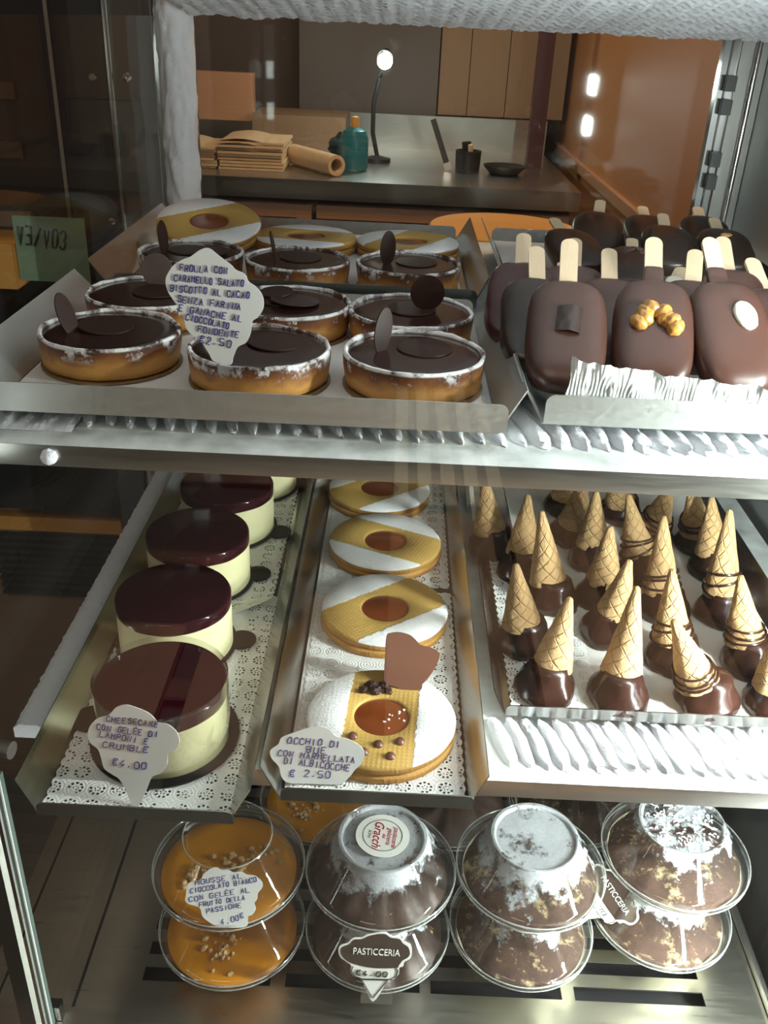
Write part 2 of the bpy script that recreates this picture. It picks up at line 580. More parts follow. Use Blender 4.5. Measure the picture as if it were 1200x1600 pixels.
M['lace'] = t.done(t.mixs(hole, t.pbsdf((0.80, 0.81, 0.80), 0.75, 0, t.bump(t.math('ADD', t.noise(60, 3), t.math('MULTIPLY', t.math('SINE', t.math('MULTIPLY', rr, 40.0)), 0.25)), 0.5, 0.001)), tr.outputs[0]))
def wood(name, a, b, st=(3, 40, 40), rough=0.5):
    t = NT(name)
    f = t.noise(5, 5, 0.6, t.stretch(st), 0.6)
    return t.done(t.pbsdf(t.mix(f, a, b), rough))
M['wood_pink'] = wood('cupboard_wood', (0.40, 0.20, 0.11), (0.52, 0.28, 0.16))
M['wood_orange'] = wood('orange_wood', (0.60, 0.28, 0.06), (0.72, 0.36, 0.09))
M['wood_brown'] = wood('panel_wood', (0.20, 0.125, 0.075), (0.26, 0.165, 0.095), (40, 40, 3))
M['wood_wall'] = wood('wall_wood', (0.42, 0.17, 0.055), (0.50, 0.21, 0.07), (40, 40, 3))
M['wood_dark'] = wood('dark_floor_wood', (0.055, 0.032, 0.022), (0.12, 0.07, 0.045), (12, 2, 12))
M['stone_floor'] = simple('stone_floor', (0.105, 0.10, 0.092), 0.6, var=0.25, scale=9)
M['dark_wall'] = simple('dark_plaster', (0.075, 0.052, 0.045), 0.8, var=0.2, scale=4)
M['slate'] = simple('dark_slate', (0.10, 0.085, 0.08), 0.5, var=0.15, scale=5)
M['teal'] = simple('teal_plastic', (0.02, 0.16, 0.20), 0.25)
M['teal_dark'] = simple('dark_teal_film', (0.012, 0.04, 0.05), 0.2)
M['kraft'] = simple('kraft_paper', (0.60, 0.42, 0.25), 0.8, var=0.15, scale=60)
M['bulb'] = emissive('lamp_bulb', (0.9, 1.0, 0.97), 60)
M['maroon'] = simple('maroon_paint', (0.05, 0.012, 0.018), 0.5)  # tone of a mirrored streak, put into the colour
M['green_paper'] = simple('green_paper', (0.20, 0.30, 0.20), 0.8, var=0.15, scale=30)
M['deck_brown'] = wood('deck_wood', (0.50, 0.30, 0.19), (0.62, 0.39, 0.25), (30, 3, 30))
M['deck_pale'] = wood('pale_slat_wood', (0.78, 0.70, 0.52), (0.86, 0.80, 0.62), (30, 3, 30))
M['post_steel'] = steel('post_steel', (0.26, 0.255, 0.24), 0.34, (60, 60, 5))
M['cabinet_wood'] = wood('cabinet_brown', (0.20, 0.13, 0.09), (0.33, 0.21, 0.145))
M['dark_cabinet'] = simple('dark_cabinet', (0.022, 0.024, 0.032), 0.3, var=0.3, scale=6)

# ------------------------------------------------------------------ the room behind and beside the case
rng = random.Random(7)
structure('floor', MB().box(-4, 4, -4, 4, -0.05, 0.0), M['stone_floor'])
structure('wall_back', MB().box(-2.5, 2.5, 2.62, 2.7, 0.0, 2.6), M['dark_wall'])
structure('wall_right', MB().box(0.415, 0.47, 1.12, 2.62, 0.0, 2.6), M['wood_wall'])
structure('trim_1', MB().box(0.405, 0.415, 1.12, 2.62, 0.925, 0.945), M['wood_pink'])

kc = thing('kitchen_counter', 'dark steel-topped kitchen counter with pinkish wood cupboard fronts behind the case', 'counter', (0, 1.9, 0))
mb = MB().box(-1.6, 0.36, 0.0, 0.58, 0.893, 0.93)
put('worktop', mb, M['steel'], kc)
put('splashback', MB().box(-1.6, 0.36, 0.565, 0.58, 0.93, 1.008), M['steel'], kc)
put('cupboard_body', MB().box(-1.6, 0.35, 0.05, 0.565, 0.05, 0.893), M['dark_metal'], kc)
for i, (a, b) in enumerate(((-1.22, -0.70), (-0.695, -0.175), (-0.165, 0.345))):
    d = MB().box(a, b, 0.02, 0.05, 0.10, 0.880)
    d.box(a + 0.0, b - 0.03, 0.012, 0.02, 0.855, 0.880)
    d.box(b - 0.03, b, 0.012, 0.02, 0.10, 0.880)
    dr = put('cupboard_door', d, M['wood_pink'], kc)

wu = thing('wall_cupboard', 'tall brown wooden wall cupboard above the steel splashback', 'cupboard', (0, 2.50, 0))
put('carcass', MB().box(0.085, 0.40, 0.01, 0.115, 1.008, 1.9), M['dark_metal'], wu)
for a, b in ((0.087, 0.158), (0.160, 0.252), (0.254, 0.398)):
    put('cupboard_door', MB().box(a, b, -0.008, 0.01, 1.010, 1.9), M['wood_brown'], wu)
sp = put('dark_panel', MB().box(-0.26, 0.083, 2.50, 2.61, 0.0, 1.9), M['slate'])
tag(sp, 'dark slate wall panel behind the shining gooseneck lamp', 'panel')
bd = put('pinboard', MB().box(-0.60, -0.345, 2.30, 2.33, 0.993, 1.094), M['wood_pink'])
tag(bd, 'pale pinkish wooden board on the dark kitchen wall behind the paper stacks', 'board')
cb = put('cardboard_box', MB().box(-0.345, -0.13, 2.27, 2.455, 0.9305, 1.012), M['wood_brown'])
tag(cb, 'plain brown box standing on the counter behind the paper stack', 'box')

# folded paper stacks
def paper_stack(label, x0, x1, z1, n, y0):
    mb = MB()
    h = (z1 - 0.9305) / n
    for i in range(n):
        dx, dy = rng.uniform(-.004, .004), rng.uniform(-.006, .006)
        zz = 0.9305 + i * h
        mb.grid(8, 2, lambda u, v: (x0 + dx + u * (x1 - x0), y0 + dy + v * 0.16, zz + h * 0.85 + 0.006 * (i / n) * math.sin(u * 5)))
        k = len(mb.v)
        mb.box(x0 + dx, x1 + dx, y0 + dy, y0 + dy + 0.16, zz, zz + h * 0.75)
    o = put('paper_stack', mb, M['kraft'])
    tag(o, label, 'paper stack')
    return o
paper_stack('tall stack of folded kraft paper on the counter, beside the paper roll', -0.372, -0.24, 0.985, 9, 1.99)
paper_stack('smaller stack of folded kraft paper half hidden by the frosted pillar', -0.47, -0.38, 0.972, 8, 1.99)
rl = put('paper_roll', MB().lathe([(0.013, -0.09), (0.020, -0.09), (0.020, 0.09), (0.013, 0.09), (0.013, -0.09)], 32), M['kraft'], None, (-0.180, 2.03, 0.9515), (R(90), 0, R(35)))
tag(rl, 'kraft paper roll lying end-on between paper stack and teal bottle', 'roll')
tf = put('film_bundle', MB().blob((0, 0, 0.034), 0.030, 0.034, 0.026, jit=0.5), M['teal_dark'], None, (-0.128, 2.16, 0.932))
tag(tf, 'crumpled dark teal bag beside the teal bottle', 'bag')
tb = thing('spray_bottle', 'teal plastic bottle with orange cap on the kitchen counter', 'bottle', (-0.098, 2.06, 0.9305))
put('bottle_body', MB().lathe([(0, 0), (0.026, 0), (0.029, 0.006), (0.029, 0.062), (0.024, 0.078), (0.011, 0.084), (0, 0.085)], 28), M['teal'], tb)
put('cap', MB().lathe([(0, 0.084), (0.008, 0.084), (0.008, 0.104), (0, 0.106)], 16), M['wood_orange'], tb)
lp = thing('gooseneck_lamp', 'black gooseneck lamp shining bright white above the kitchen counter', 'lamp', (-0.053, 2.20, 0.9305))
put('base', MB().lathe([(0, 0), (0.03, 0), (0.03, 0.008), (0.006, 0.014), (0, 0.014)], 24), M['black_plastic'], lp)
put('gooseneck', MB().tube([(0, 0, 0.01), (-0.012, 0, 0.06), (-0.012, -0.005, 0.12), (0.0, -0.02, 0.175), (0.008, -0.035, 0.20)], 0.005, 10), M['black_plastic'], lp)
put('lamp_head', MB().lathe([(0, 0.022), (0.009, 0.022), (0.017, 0.0), (0.016, 0.0), (0.008, 0.019), (0, 0.019)], 24), M['black_plastic'], lp, (0.010, -0.045, 0.213), (R(-60), R(15), 0))
put('bulb', MB().blob((0, 0, 0), 0.016, 0.016, 0.016), M['bulb'], lp, (0.010, -0.052, 0.207))
bl = bpy.data.lights.new('lamp_glow', 'POINT'); bl.energy = 1.2; bl.color = (0.9, 1, 0.97); bl.shadow_soft_size = 0.012
bo = bpy.data.objects.new('lamp_glow', bl); col.objects.link(bo); bo.location = (-0.043, 2.125, 1.125)
kn = thing('kitchen_knife', 'black-handled kitchen knife leaning against the steel splashback', 'knife', (0.105, 2.10, 0.9335), (R(-14), R(-22), 0))
put('handle', MB().box(-0.006, 0.006, -0.004, 0.004, 0.016, 0.108), M['black_plastic'], kn)
put('blade', MB().box(-0.008, 0.008, -0.001, 0.001, 0.0, 0.016), M['chrome'], kn)
uh = thing('utensil_holder', 'dark holder with kitchen tools beside the leaning knife', 'holder', (0.145, 2.10, 0.9305))
put('holder_body', MB().lathe([(0, 0), (0.026, 0), (0.028, 0.045), (0.024, 0.045), (0.022, 0.006), (0, 0.006)], 24), M['black_plastic'], uh)
put('spatula', MB().tube([(0, 0, 0.006), (-0.006, 0, 0.062)], 0.010, 8), M['black_plastic'], uh)
put('wooden_spoon', MB().tube([(0.008, -0.008, 0.006), (0.002, -0.016, 0.058)], 0.005, 8), M['kraft'], uh)
bw = put('shallow_bowl', MB().lathe([(0, 0), (0.030, 0.0), (0.044, 0.014), (0.046, 0.018), (0.042, 0.016), (0.028, 0.004), (0, 0.004)], 32), M['dark_metal'], None, (0.225, 2.10, 0.9305))
tag(bw, 'dark shallow bowl at the right end of the kitchen counter', 'bowl')
po = put('door_post', MB().box(0.285, 0.318, 2.20, 2.235, 0.93, 2.2), M['maroon'])  # solid strip standing in for a dark reflection
tag(po, 'maroon upright post at the right end of the counter', 'post')
tb2 = thing('round_table', 'orange wooden round table right behind the case', 'table', (0.158, 1.395, 0))
put('tabletop', MB().lathe([(0, 0.935), (0.108, 0.935), (0.112, 0.940), (0.112, 0.950), (0.109, 0.954), (0, 0.954)], 64), M['wood_orange'], tb2)
put('pedestal', MB().lathe([(0, 0.02), (0.03, 0.02), (0.025, 0.06), (0.022, 0.935), (0, 0.935)], 24), M['dark_metal'], tb2)
put('base', MB().lathe([(0, 0), (0.11, 0), (0.11, 0.012), (0.03, 0.02), (0, 0.02)], 32), M['dark_metal'], tb2)

# the neighbouring cabinet on the left
nb = thing('neighbouring_cabinet', 'dark glazed cabinet standing to the left of the display case', 'cabinet', (-0.95, 1.10, 0))
put('cabinet_body', MB().box(-0.75, 0.60, 0.06, 0.60, 0.57, 1.9), M['dark_cabinet'], nb)
put('cabinet_base', MB().box(-0.75, 0.60, 0.10, 0.60, 0.0, 0.57), M['cabinet_wood'], nb)
put('wood_trim', MB().box(-0.75, 0.56, 0.080, 0.10, 0.522, 0.545), M['wood_orange'], nb)
lv = MB()
for i in range(9):
    zz = 0.505 - i * 0.0125
    lv.box(0.36, 0.595, 0.088, 0.10, zz - 0.004, zz + 0.002)
put('vent_grille', lv, M['dark_cabinet'], nb)
for xx in (0.548, 0.585):
    put('steel_strip', MB().box(xx - 0.0022, xx + 0.0022, 0.050, 0.060, 0.66, 1.9), M['chrome'], nb)
for zz, mt in ((0.985, 'wood_brown'), (1.065, 'wood_dark'), (1.13, 'wood_dark')):
    put('inner_shelf', MB().box(-0.7, 0.50, 0.052, 0.06, zz - 0.012, zz + 0.006), M[mt], nb)
put('orange_ledge', MB().box(0.10, 0.50, -0.02, 0.06, 0.915, 0.968), M['wood_orange'], nb)

# ------------------------------------------------------------------ the refrigerated case
case = thing('display_case', 'stainless steel refrigerated pastry case with glass front and frosted ceiling', 'display case')
# floor with slots
X0, X1, Y0, Y1 = -0.30, 0.325, 0.345, 1.0
sx = [(-0.177, -0.074), (-0.062, 0.047), (0.0557, 0.162), (0.1725, 0.278)]
sy = [(0.465 + 0.0236 * k, 0.477 + 0.0236 * k) for k in range(11)]
fl = MB()
zf0, zf1 = 0.5285, 0.53
fl.box(X0, X1, Y0, sy[0][0], zf0, zf1)
fl.box(X0, X1, sy[-1][1], Y1, zf0, zf1)
for k in range(len(sy) - 1):
    fl.box(X0, X1, sy[k][1], sy[k + 1][0], zf0, zf1)
for a, b in sy:
    e = [X0] + [q for s in sx for q in s] + [X1]
    for i in range(0, len(e), 2):
        fl.box(e[i], e[i + 1], a, b, zf0, zf1)
put('floor_panel', fl, M['steel_floor'], case)
sm = MB()
for xx in (-0.2245,):
    sm.box(xx - 0.0012, xx + 0.0012, 0.44, 1.0, 0.53, 0.5304)
sm.box(-0.2865, -0.2845, 0.44, 1.0, 0.53, 0.5304)
put('floor_seam', sm, M['black_plastic'], case)
put('under_tray', MB().box(X0, X1, Y0, Y1, 0.49, 0.505), M['dark_metal'], case)
put('floor_rail', MB().tube([(0.328, 0.345, 0.534), (0.328, 1.0, 0.534)], 0.0035, 12), M['steel'], case)
put('side_panel', MB().box(0.352, 0.356, 0.345, 1.02, 0.48, 1.26), M['steel_wall'], case)
put('front_sill', MB().box(-0.32, 0.36, 0.325, 0.345, 0.48, 0.535), M['steel'], case)
put('front_glass', MB().box(-0.42, 0.42, 0.315, 0.320, 0.50, 1.42), M['glass'], case)
sg = put('side_glass', MB().box(-0.239, -0.234, 0.427, 0.99, 0.531, 1.212), M['side_glass'], case)
put('glass_edge', MB().box(-0.2392, -0.2338, 0.4225, 0.4268, 0.531, 0.79), M['glass_edge'], sg)
for xx in (-0.2390, -0.2352):  # white strips imitate the bright glints along the glass edge
    put('edge_line', MB().box(xx, xx + 0.0011, 0.4216, 0.4226, 0.531, 0.79), M['white_print'], sg)
put('glass_clip', MB().box(-0.2392, -0.2295, 0.428, 0.436, 0.531, 0.546), M['chrome'], sg)
put('shelf_bracket', MB().tube([(-0.34, 0.46, 0.795), (-0.232, 0.44, 0.795)], 0.006, 12), M['steel'], case)
put('rear_glass', MB().box(-0.242, 0.345, 1.035, 1.040, 0.88, 1.26), M['rear_glass'], case)
put('rear_ledge', MB().box(-0.29, 0.35, 1.0, 1.06, 0.48, 0.985), M['dark_metal'], case)
# posts
ps = put('corner_post', MB().box(-0.288, -0.244, 0.99, 1.0, 0.5, 1.26).box(-0.288, -0.2855, 0.985, 0.99, 0.5, 1.26).box(-0.2465, -0.244, 0.982, 0.99, 0.5, 1.26), M['post_steel'], case)
for xx in (-0.2870, -0.2452):
    put('post_edge', MB().tube([(xx, 0.985, 0.5), (xx, 0.985, 1.26)], 0.0016, 8), M['chrome'], ps)
for xx, zz in ((-0.2765, 1.1568), (-0.2736, 1.018)):
    put('screw', MB().lathe([(0, 0.0), (0.0045, 0.0), (0.004, 0.002), (0.0015, 0.0025), (0, 0.0012)], 18), M['chrome'], ps, (xx + 0.004, 0.9895, zz), (R(90), 0, 0))
ps2 = put('dark_post', MB().box(-0.325, -0.292, 0.99, 1.0, 0.5, 1.26), M['dark_metal'], case)
for xx, zz in ((-0.3009, 1.0187), (-0.3065, 1.1555)):
    put('screw', MB().lathe([(0, 0.0), (0.004, 0.0), (0.0035, 0.002), (0, 0.0025)], 18), M['chrome'], ps2, (xx, 0.9895, zz), (R(90), 0, 0))
def fp(u, v):
    a = 2 * math.pi * u
    z = 0.96 + v * 0.275
    n_ = noise.noise(Vector((math.cos(a) * 2.2, math.sin(a) * 2.2, z * 45))) * 0.0028 + noise.noise(Vector((math.cos(a) * 6, math.sin(a) * 6, z * 160))) * 0.0012
    r = 0.0175 + n_
    return (-0.2245 + r * math.cos(a), 0.998 + r * math.sin(a), z)
put('frosted_pillar', MB().grid(48, 120, fp), M['frost'], case)
# frosted ceiling: evaporator housing grown over with frost, its underside rising to the front
def fc(u, v):
    x = -0.207 + u * 0.575
    y = 0.40 + v * 0.60
    z = 1.214 + (1.0 - y) * 0.125
    p = 0.0078
    row = math.floor(y / p)
    b = math.sin(math.pi * (x / p + 0.5 * (row % 2))) * math.sin(math.pi * y / p)
    z += 0.0014 * b + 0.0011 * noise.noise(Vector((x * 260, y * 260, 0))) + 0.0022 * noise.noise(Vector((x * 30, y * 30, 3)))
    return (x, y + 0.002 * noise.noise(Vector((x * 120, 7, y * 20))), z)
cm = MB().grid(330, 300, fc)
cm.box(-0.207, 0.368, 0.40, 1.0, 1.30, 1.40)
def fcb(u, v):
    x = -0.207 + u * 0.575
    return (x, 1.0 + 0.002 * noise.noise(Vector((x * 120, 7, 20 * 1.0))) + 0.001 * noise.noise(Vector((x * 150, v * 9, 2))), fc(u, 1)[2] + v * 0.09)
cm.grid(200, 6, fcb)
put('frosted_ceiling', cm, M['frost'], case)
# right upright with notched clips
up_ = MB().box(0.3085, 0.3145, 1.0, 1.012, 0.9, 1.26).box(0.3165, 0.322, 0.998, 1.012, 0.9, 1.26).box(0.3145, 0.3165, 1.004, 1.012, 0.9, 1.26)
su = put('shelf_upright', up_, M['chrome'], case)
for zz in (1.1765, 1.1551, 1.1065, 1.0847):
    put('shelf_clip', MB().box(0.3135, 0.3235, 0.990, 0.998, zz - 0.007, zz + 0.007), M['black_plastic'], su)
put('rear_panel', MB().box(0.325, 0.3515, 1.0, 1.012, 0.9, 1.26), M['post_steel'], case)
put('panel_edge', MB().tube([(0.3405, 0.996, 0.9), (0.3405, 0.996, 1.26)], 0.0028, 12), M['chrome'], case)
# LED strips in the front corners: small lit modules up the corner profile
def led_strip(x, y, tx, ty, power, side):
    prof = put('led_profile', MB().box(-0.009, 0.009, -0.004, 0.0, 0.0, 0.66), M['steel'], case, (x, y, 0.54), (0, 0, math.atan2(ty - y, tx - x) - math.pi / 2))
    for k in range(10):
        z = 0.563 + 0.0635 * k
        area('led_module', (x + (tx - x) * 0.006, y + (ty - y) * 0.006, z), (tx, ty, z - 0.02), 0.012, 0.026, power, LED_COLOR)
led_strip(0.316, 0.385, 0.0, 0.66, LED_POWER, 1)
led_strip(-0.226, 0.385, 0.0, 0.80, LED_POWER * 0.005, -1)

# shelves
def ridge_mesh(xs, y_front, y_back, z, rz, wid, sd):
    mb = MB()
    r2 = random.Random(sd)
    for x in xs:
        sk = r2.uniform(-.0006, .0006)
        L = (y_back - y_front) / 2
        vs = []
        mb.blob((0, 0, 0), wid * r2.uniform(.9, 1.1), L, rz * r2.uniform(.85, 1.1), Matrix.Translation((x + sk, y_front + L + r2.uniform(-.0012, .0012), z)) @ Matrix.Rotation(R(14), 4, 'Z'), 16, 14, 0.22, 0.9, 0.9, x * 40)
    return mb
us = thing('upper_shelf', 'frosted steel shelf that carries the tarts and ice cream sticks', 'shelf', (0, 0, 0))
def section(x0, x1, sec):
    n = len(sec)
    vs = [(x0, y, z) for y, z in sec] + [(x1, y, z) for y, z in sec]
    fs = [(i, (i + 1) % n, n + (i + 1) % n, n + i) for i in range(n)] + [tuple(reversed(range(n))), tuple(range(n, 2 * n))]
    return MB().add(vs, fs)
def front_shelf(parent, x0, x1, yf, yb, zt, zface):
    put('shelf_panel', section(x0, x1, [(yb, zt - 0.0012), (yf + 0.003, zt - 0.0012), (yf + 0.0006, zt - 0.0022), (yf, zt - 0.005), (yf, zface), (yf + 0.0015, zface), (yf + 0.0015, zt - 0.006), (yb, zt - 0.004)]), M['shelf_face'], parent)
    put('frost_layer', section(x0, x1, [(yb, zt), (yf + 0.006, zt), (yf + 0.002, zt - 0.0005), (yf + 0.0002, zt - 0.0018), (yf + 0.0008, zt - 0.0022), (yf + 0.003, zt - 0.0012), (yb, zt - 0.0012)]), M['frosty_metal'], parent)
front_shelf(us, -0.232, 0.345, 0.434, 0.975, 1.0175, 1.0035)
put('frost_ridges', ridge_mesh([-0.17 + 0.0113 * k for k in range(23)], 0.455, 0.52, 1.0178, 0.0035, 0.0042, 1), M['frost'], us)
put('frost_ridges', ridge_mesh([0.078 + 0.0113 * k for k in range(24)], 0.4535, 0.52, 1.0178, 0.0075, 0.0064, 2), M['frost'], us)
put('frost_patch', MB().grid(90, 14, lambda u, v: (-0.231 + u * 0.062, 0.447 + v * 0.05, 1.0178 + 0.005 * math.sin(math.pi * v) * (0.35 + noise.noise(Vector((u * 9, v * 5, 1))) + 0.3 * noise.noise(Vector((u * 40, v * 20, 4)))))), M['frost'], us)
put('bolt', MB().lathe([(0, 0), (0.0044, 0), (0.0042, 0.003), (0.002, 0.0045), (0, 0.0047)], 8), M['frost'], us, (-0.1772, 0.434, 1.0095), (R(90), 0, 0))
ls = thing('lower_shelf', 'frosted steel shelf that carries the cheesecakes, biscuits and cones', 'shelf', (0, 0, 0))
front_shelf(ls, -0.200, 0.345, 0.412, 0.90, 0.8175, 0.803)
put('frost_ridges', ridge_mesh([0.082 + 0.0106 * k for k in range(25)], 0.420, 0.467, 0.8178, 0.0056, 0.0059, 3), M['frost'], ls)
def fe(u, v):
    # frosted left edge, flat-topped with ragged sides
    y = 0.428 + v * 0.45
    w = 0.0095 + 0.0012 * noise.noise(Vector((y * 200, 0, 1)))
    prof = [(-w, 0.0), (-w, 0.0075), (-w * 0.55, 0.0105), (w * 0.55, 0.0105), (w, 0.0078), (w, 0.0)]
    k = min(int(u * 5.001), 4)
    f = u * 5 - k
    px = prof[k][0] * (1 - f) + prof[k + 1][0] * f
    pz = prof[k][1] * (1 - f) + prof[k + 1][1] * f
    return (-0.2125 + px + 0.0008 * noise.noise(Vector((y * 300, px * 300, 2))), y, 0.8176 + pz + 0.0006 * noise.noise(Vector((px * 300, y * 300, 2))))
em = MB().grid(10, 200, fe)
em.add([fe(i / 10, 0) for i in range(11)], [tuple(range(11))])
put('frosted_edge', em, M['frost'], ls)

# slatted deck on the shop floor behind the viewer (mirrored as stripes in the front glass)
dk = thing('slatted_deck', 'brown slatted deck mirrored as dim stripes in the front glass', 'deck', (0, 0, 0.0))
for xa, xb, ya in ((-0.60, -0.415, -0.98), (-0.365, -0.20, -1.0), (-0.17, -0.035, -1.12), (0.02, 0.285, -1.55), (0.335, 0.515, -1.55), (0.57, 0.76, -1.55)):
    put('deck_plank', MB().box(xa, xb, ya, -0.55, 0.02, 0.045), M['deck_brown'], dk)
for k in range(5):
    xx = 0.045 + 0.068 * k
    put('pale_slat', MB().box(xx - 0.02, xx + 0.02, -2.5, -1.60, 0.02, 0.045), M['deck_pale'], dk)
for yy in (-2.3, -1.75, -1.3, -0.8):
    put('bearer', MB().box(-0.6, 0.78, yy - 0.03, yy + 0.03, 0.0, 0.02), M['cabinet_wood'], dk)

# ------------------------------------------------------------------ trays
def tray(name, label, x0, x1, y0, y1, z, left=(0.016, 0.017), right=(0.014, 0.017), front=(0.003, 0.016), back=(0.003, 0.012), cut=0.010, mat='steel_tray'):
    mb = MB().box(x0, x1, y0, y1, z - 0.0008, z)
    t = 0.0008
    o, h = left
    mb.plate([(x0, y0, z), (x0, y1, z), (x0 - o, y1 - cut * 0.3, z + h), (x0 - o, y0 + cut * 0.6, z + h)], t)
    o, h = right
    mb.plate([(x1, y1, z), (x1, y0, z), (x1 + o, y0 + cut * 0.6, z + h), (x1 + o, y1 - cut * 0.3, z + h)], t)
    for (o, h), yy, s in ((front, y0, -1), (back, y1, 1)):
        pts = [(x0 + 0.001, yy, z - 0.0004)]
        xa, xb = x0 + 0.001, x1 - 0.001 + right[0] * 0.35
        if s > 0:
            xb = x1 - 0.001
        r = min(0.005, h * 0.4)
        q = [(xa, 0.0), (xb, 0.0)]
        for k in range(6):
            a = k / 5 * math.pi / 2
            q.append((xb - r + r * math.cos(a), h - r + r * math.sin(a)))
        for k in range(6):
            a = math.pi / 2 + k / 5 * math.pi / 2
            q.append((xa + r + r * math.cos(a), h - r + r * math.sin(a)))
        poly = [(x, yy + s * o * v / h, z + v) for x, v in q]
        if s > 0:
            poly = poly[::-1]
        mb.plate(poly, t)
    o_ = put(name, mb, M[mat])
    return tag(o_, label, 'tray', 'steel display trays')


tray('pastry_tray', 'wide steel tray holding the six front tarts on the upper shelf', -0.212, 0.059, 0.449, 0.662, 1.0285, (0.020, 0.022), (0.014, 0.022), (0.0004, 0.0160), mat='shelf_metal')
tray('pastry_tray', 'steel tray of tarts and sugared biscuits at the back of the upper shelf', -0.212, 0.059, 0.684, 0.93, 1.0285, (0.020, 0.022), (0.012, 0.022), (0.002, 0.0150))
tray('pastry_tray', 'steel tray with crumpled lace paper under the front ice cream sticks', 0.083, 0.282, 0.462, 0.675, 1.0300, (0.012, 0.020), (0.012, 0.018), (0.0004, 0.0165), mat='shelf_metal')
tray('pastry_tray', 'steel tray of dark ice cream sticks at the back right', 0.093, 0.310, 0.690, 0.93, 1.0290, (0.012, 0.022), (0.010, 0.016), (0.002, 0.008))
tray('pastry_tray', 'narrow steel tray holding the row of cheesecakes', -0.184, -0.078, 0.362, 0.80, 0.8245, (0.0125, 0.018), (0.012, 0.019), (0.002, 0.0110))
tray('pastry_tray', 'narrow steel tray holding the row of round jam biscuits', -0.052, 0.056, 0.381, 0.80, 0.8245, (0.012, 0.018), (0.011, 0.019), (0.002, 0.0115))
tray('pastry_tray', 'wide low-rimmed steel tray holding the chocolate-dipped cones', 0.084, 0.296, 0.464, 0.80, 0.8235, (0.007, 0.014), (0.012, 0.016), (0.0005, 0.0085))

def sheet(label, x0, x1, y0, y1, z, mat='paper_sheet'):
    o = put('paper_sheet', MB().grid(10, 10, lambda u, v: (x0 + u * (x1 - x0), y0 + v * (y1 - y0), z + 0.0006 * noise.noise(Vector((u * 5, v * 5, x0 * 9))) + 0.0003)), M[mat])
    return tag(o, label, 'paper', 'baking paper on the trays')
sheet('grey baking paper under the six front tarts', -0.210, 0.053, 0.451, 0.660, 1.0292)
sheet('grey baking paper under the back row of tarts and biscuits', -0.206, 0.053, 0.688, 0.925, 1.0292)
sheet('baking paper with chocolate smears under the back ice cream sticks', 0.096, 0.305, 0.695, 0.925, 1.0297)
sheet('white paper sheet under the chocolate-dipped cones', 0.115, 0.294, 0.468, 0.795, 0.8243)
sheet('plain white paper under the jam biscuits, left of their lace paper', -0.050, 0.020, 0.385, 0.795, 0.8249)

def doily(label, x0, x1, y0, y1, z, lace=0.019, curl=None, sides='lrfb', nx=None):
    st = 0.0018 if nx is None else 0.0009
    nx = int((x1 - x0) / st)
    ny = int((y1 - y0) / st)
    sc = lambda s: 0.0016 * abs(math.sin(s / 0.0078 * math.pi)) - 0.0008
    lacev = []
    def fn(u, v):
        x, y = x0 + u * (x1 - x0), y0 + v * (y1 - y0)
        d = 9
        if 'l' in sides: d = min(d, x - x0)
        if 'r' in sides: d = min(d, x1 - x)
        if 'f' in sides: d = min(d, y - y0)
        if 'b' in sides: d = min(d, y1 - y)
        lacev.append(1.0 if 0.0012 < d < lace else 0.0)
        if u == 0: x -= sc(y)
        if u == 1: x += sc(y)
        if v == 0: y -= sc(x)
        if v == 1: y += sc(x)
        zz = z + 0.0005 + 0.0004 * noise.noise(Vector((x * 40, y * 40, 1)))
        if curl: return curl(x, y, zz, u, v)
        return (x, y, zz)
    me = MB().grid(nx, ny, fn).mesh('lace_paper')
    a = me.attributes.new('lace', 'FLOAT', 'POINT')
    a.data.foreach_set('value', lacev)
    o = put('lace_paper', me, M['lace'])
    return tag(o, label, 'doily', 'lace papers on the trays')
doily('long white lace paper under the front cheesecakes', -0.183, -0.0765, 0.364, 0.585, 0.8248)
doily('white lace paper under the back cheesecakes, lifted over the front sheet', -0.184, -0.082, 0.560, 0.798, 0.8252, curl=lambda x, y, z, u, v: (x, y, z + 0.014 * max(0, u - 0.76) * 4 * max(0, 1 - v / 0.14) ** 1.5))
doily('white lace paper under the front two jam biscuits', -0.047, 0.0545, 0.384, 0.60, 0.8256)
doily('white lace paper under the back jam biscuits', -0.046, 0.054, 0.607, 0.798, 0.8254)
doily('strip of white lace paper along the left of the cone tray', 0.090, 0.150, 0.468, 0.66, 0.8249)
# crumpled one standing up behind the lip of the front ice cream tray
def crp(x, y, z, u, v):
    b = max(0.0, 1 - v / 0.55)
    return (x + 0.001 * noise.noise(Vector((x * 90, v * 6, 0))), y + 0.002 * b * u + 0.0045 * b * noise.noise(Vector((x * 70, v * 3, 5))) + 0.0012 * b * noise.noise(Vector((x * 320, v * 9, 8))),
            z + b * (0.034 - 0.012 * u) * (1 if v > 0 else 1) + 0.0035 * b * noise.noise(Vector((x * 120, v * 3, 2))))
doily('crumpled white lace paper curling up in front of the ice cream sticks', 0.096, 0.206, 0.4650, 0.480, 1.0305, 0.0, crp, nx=1)

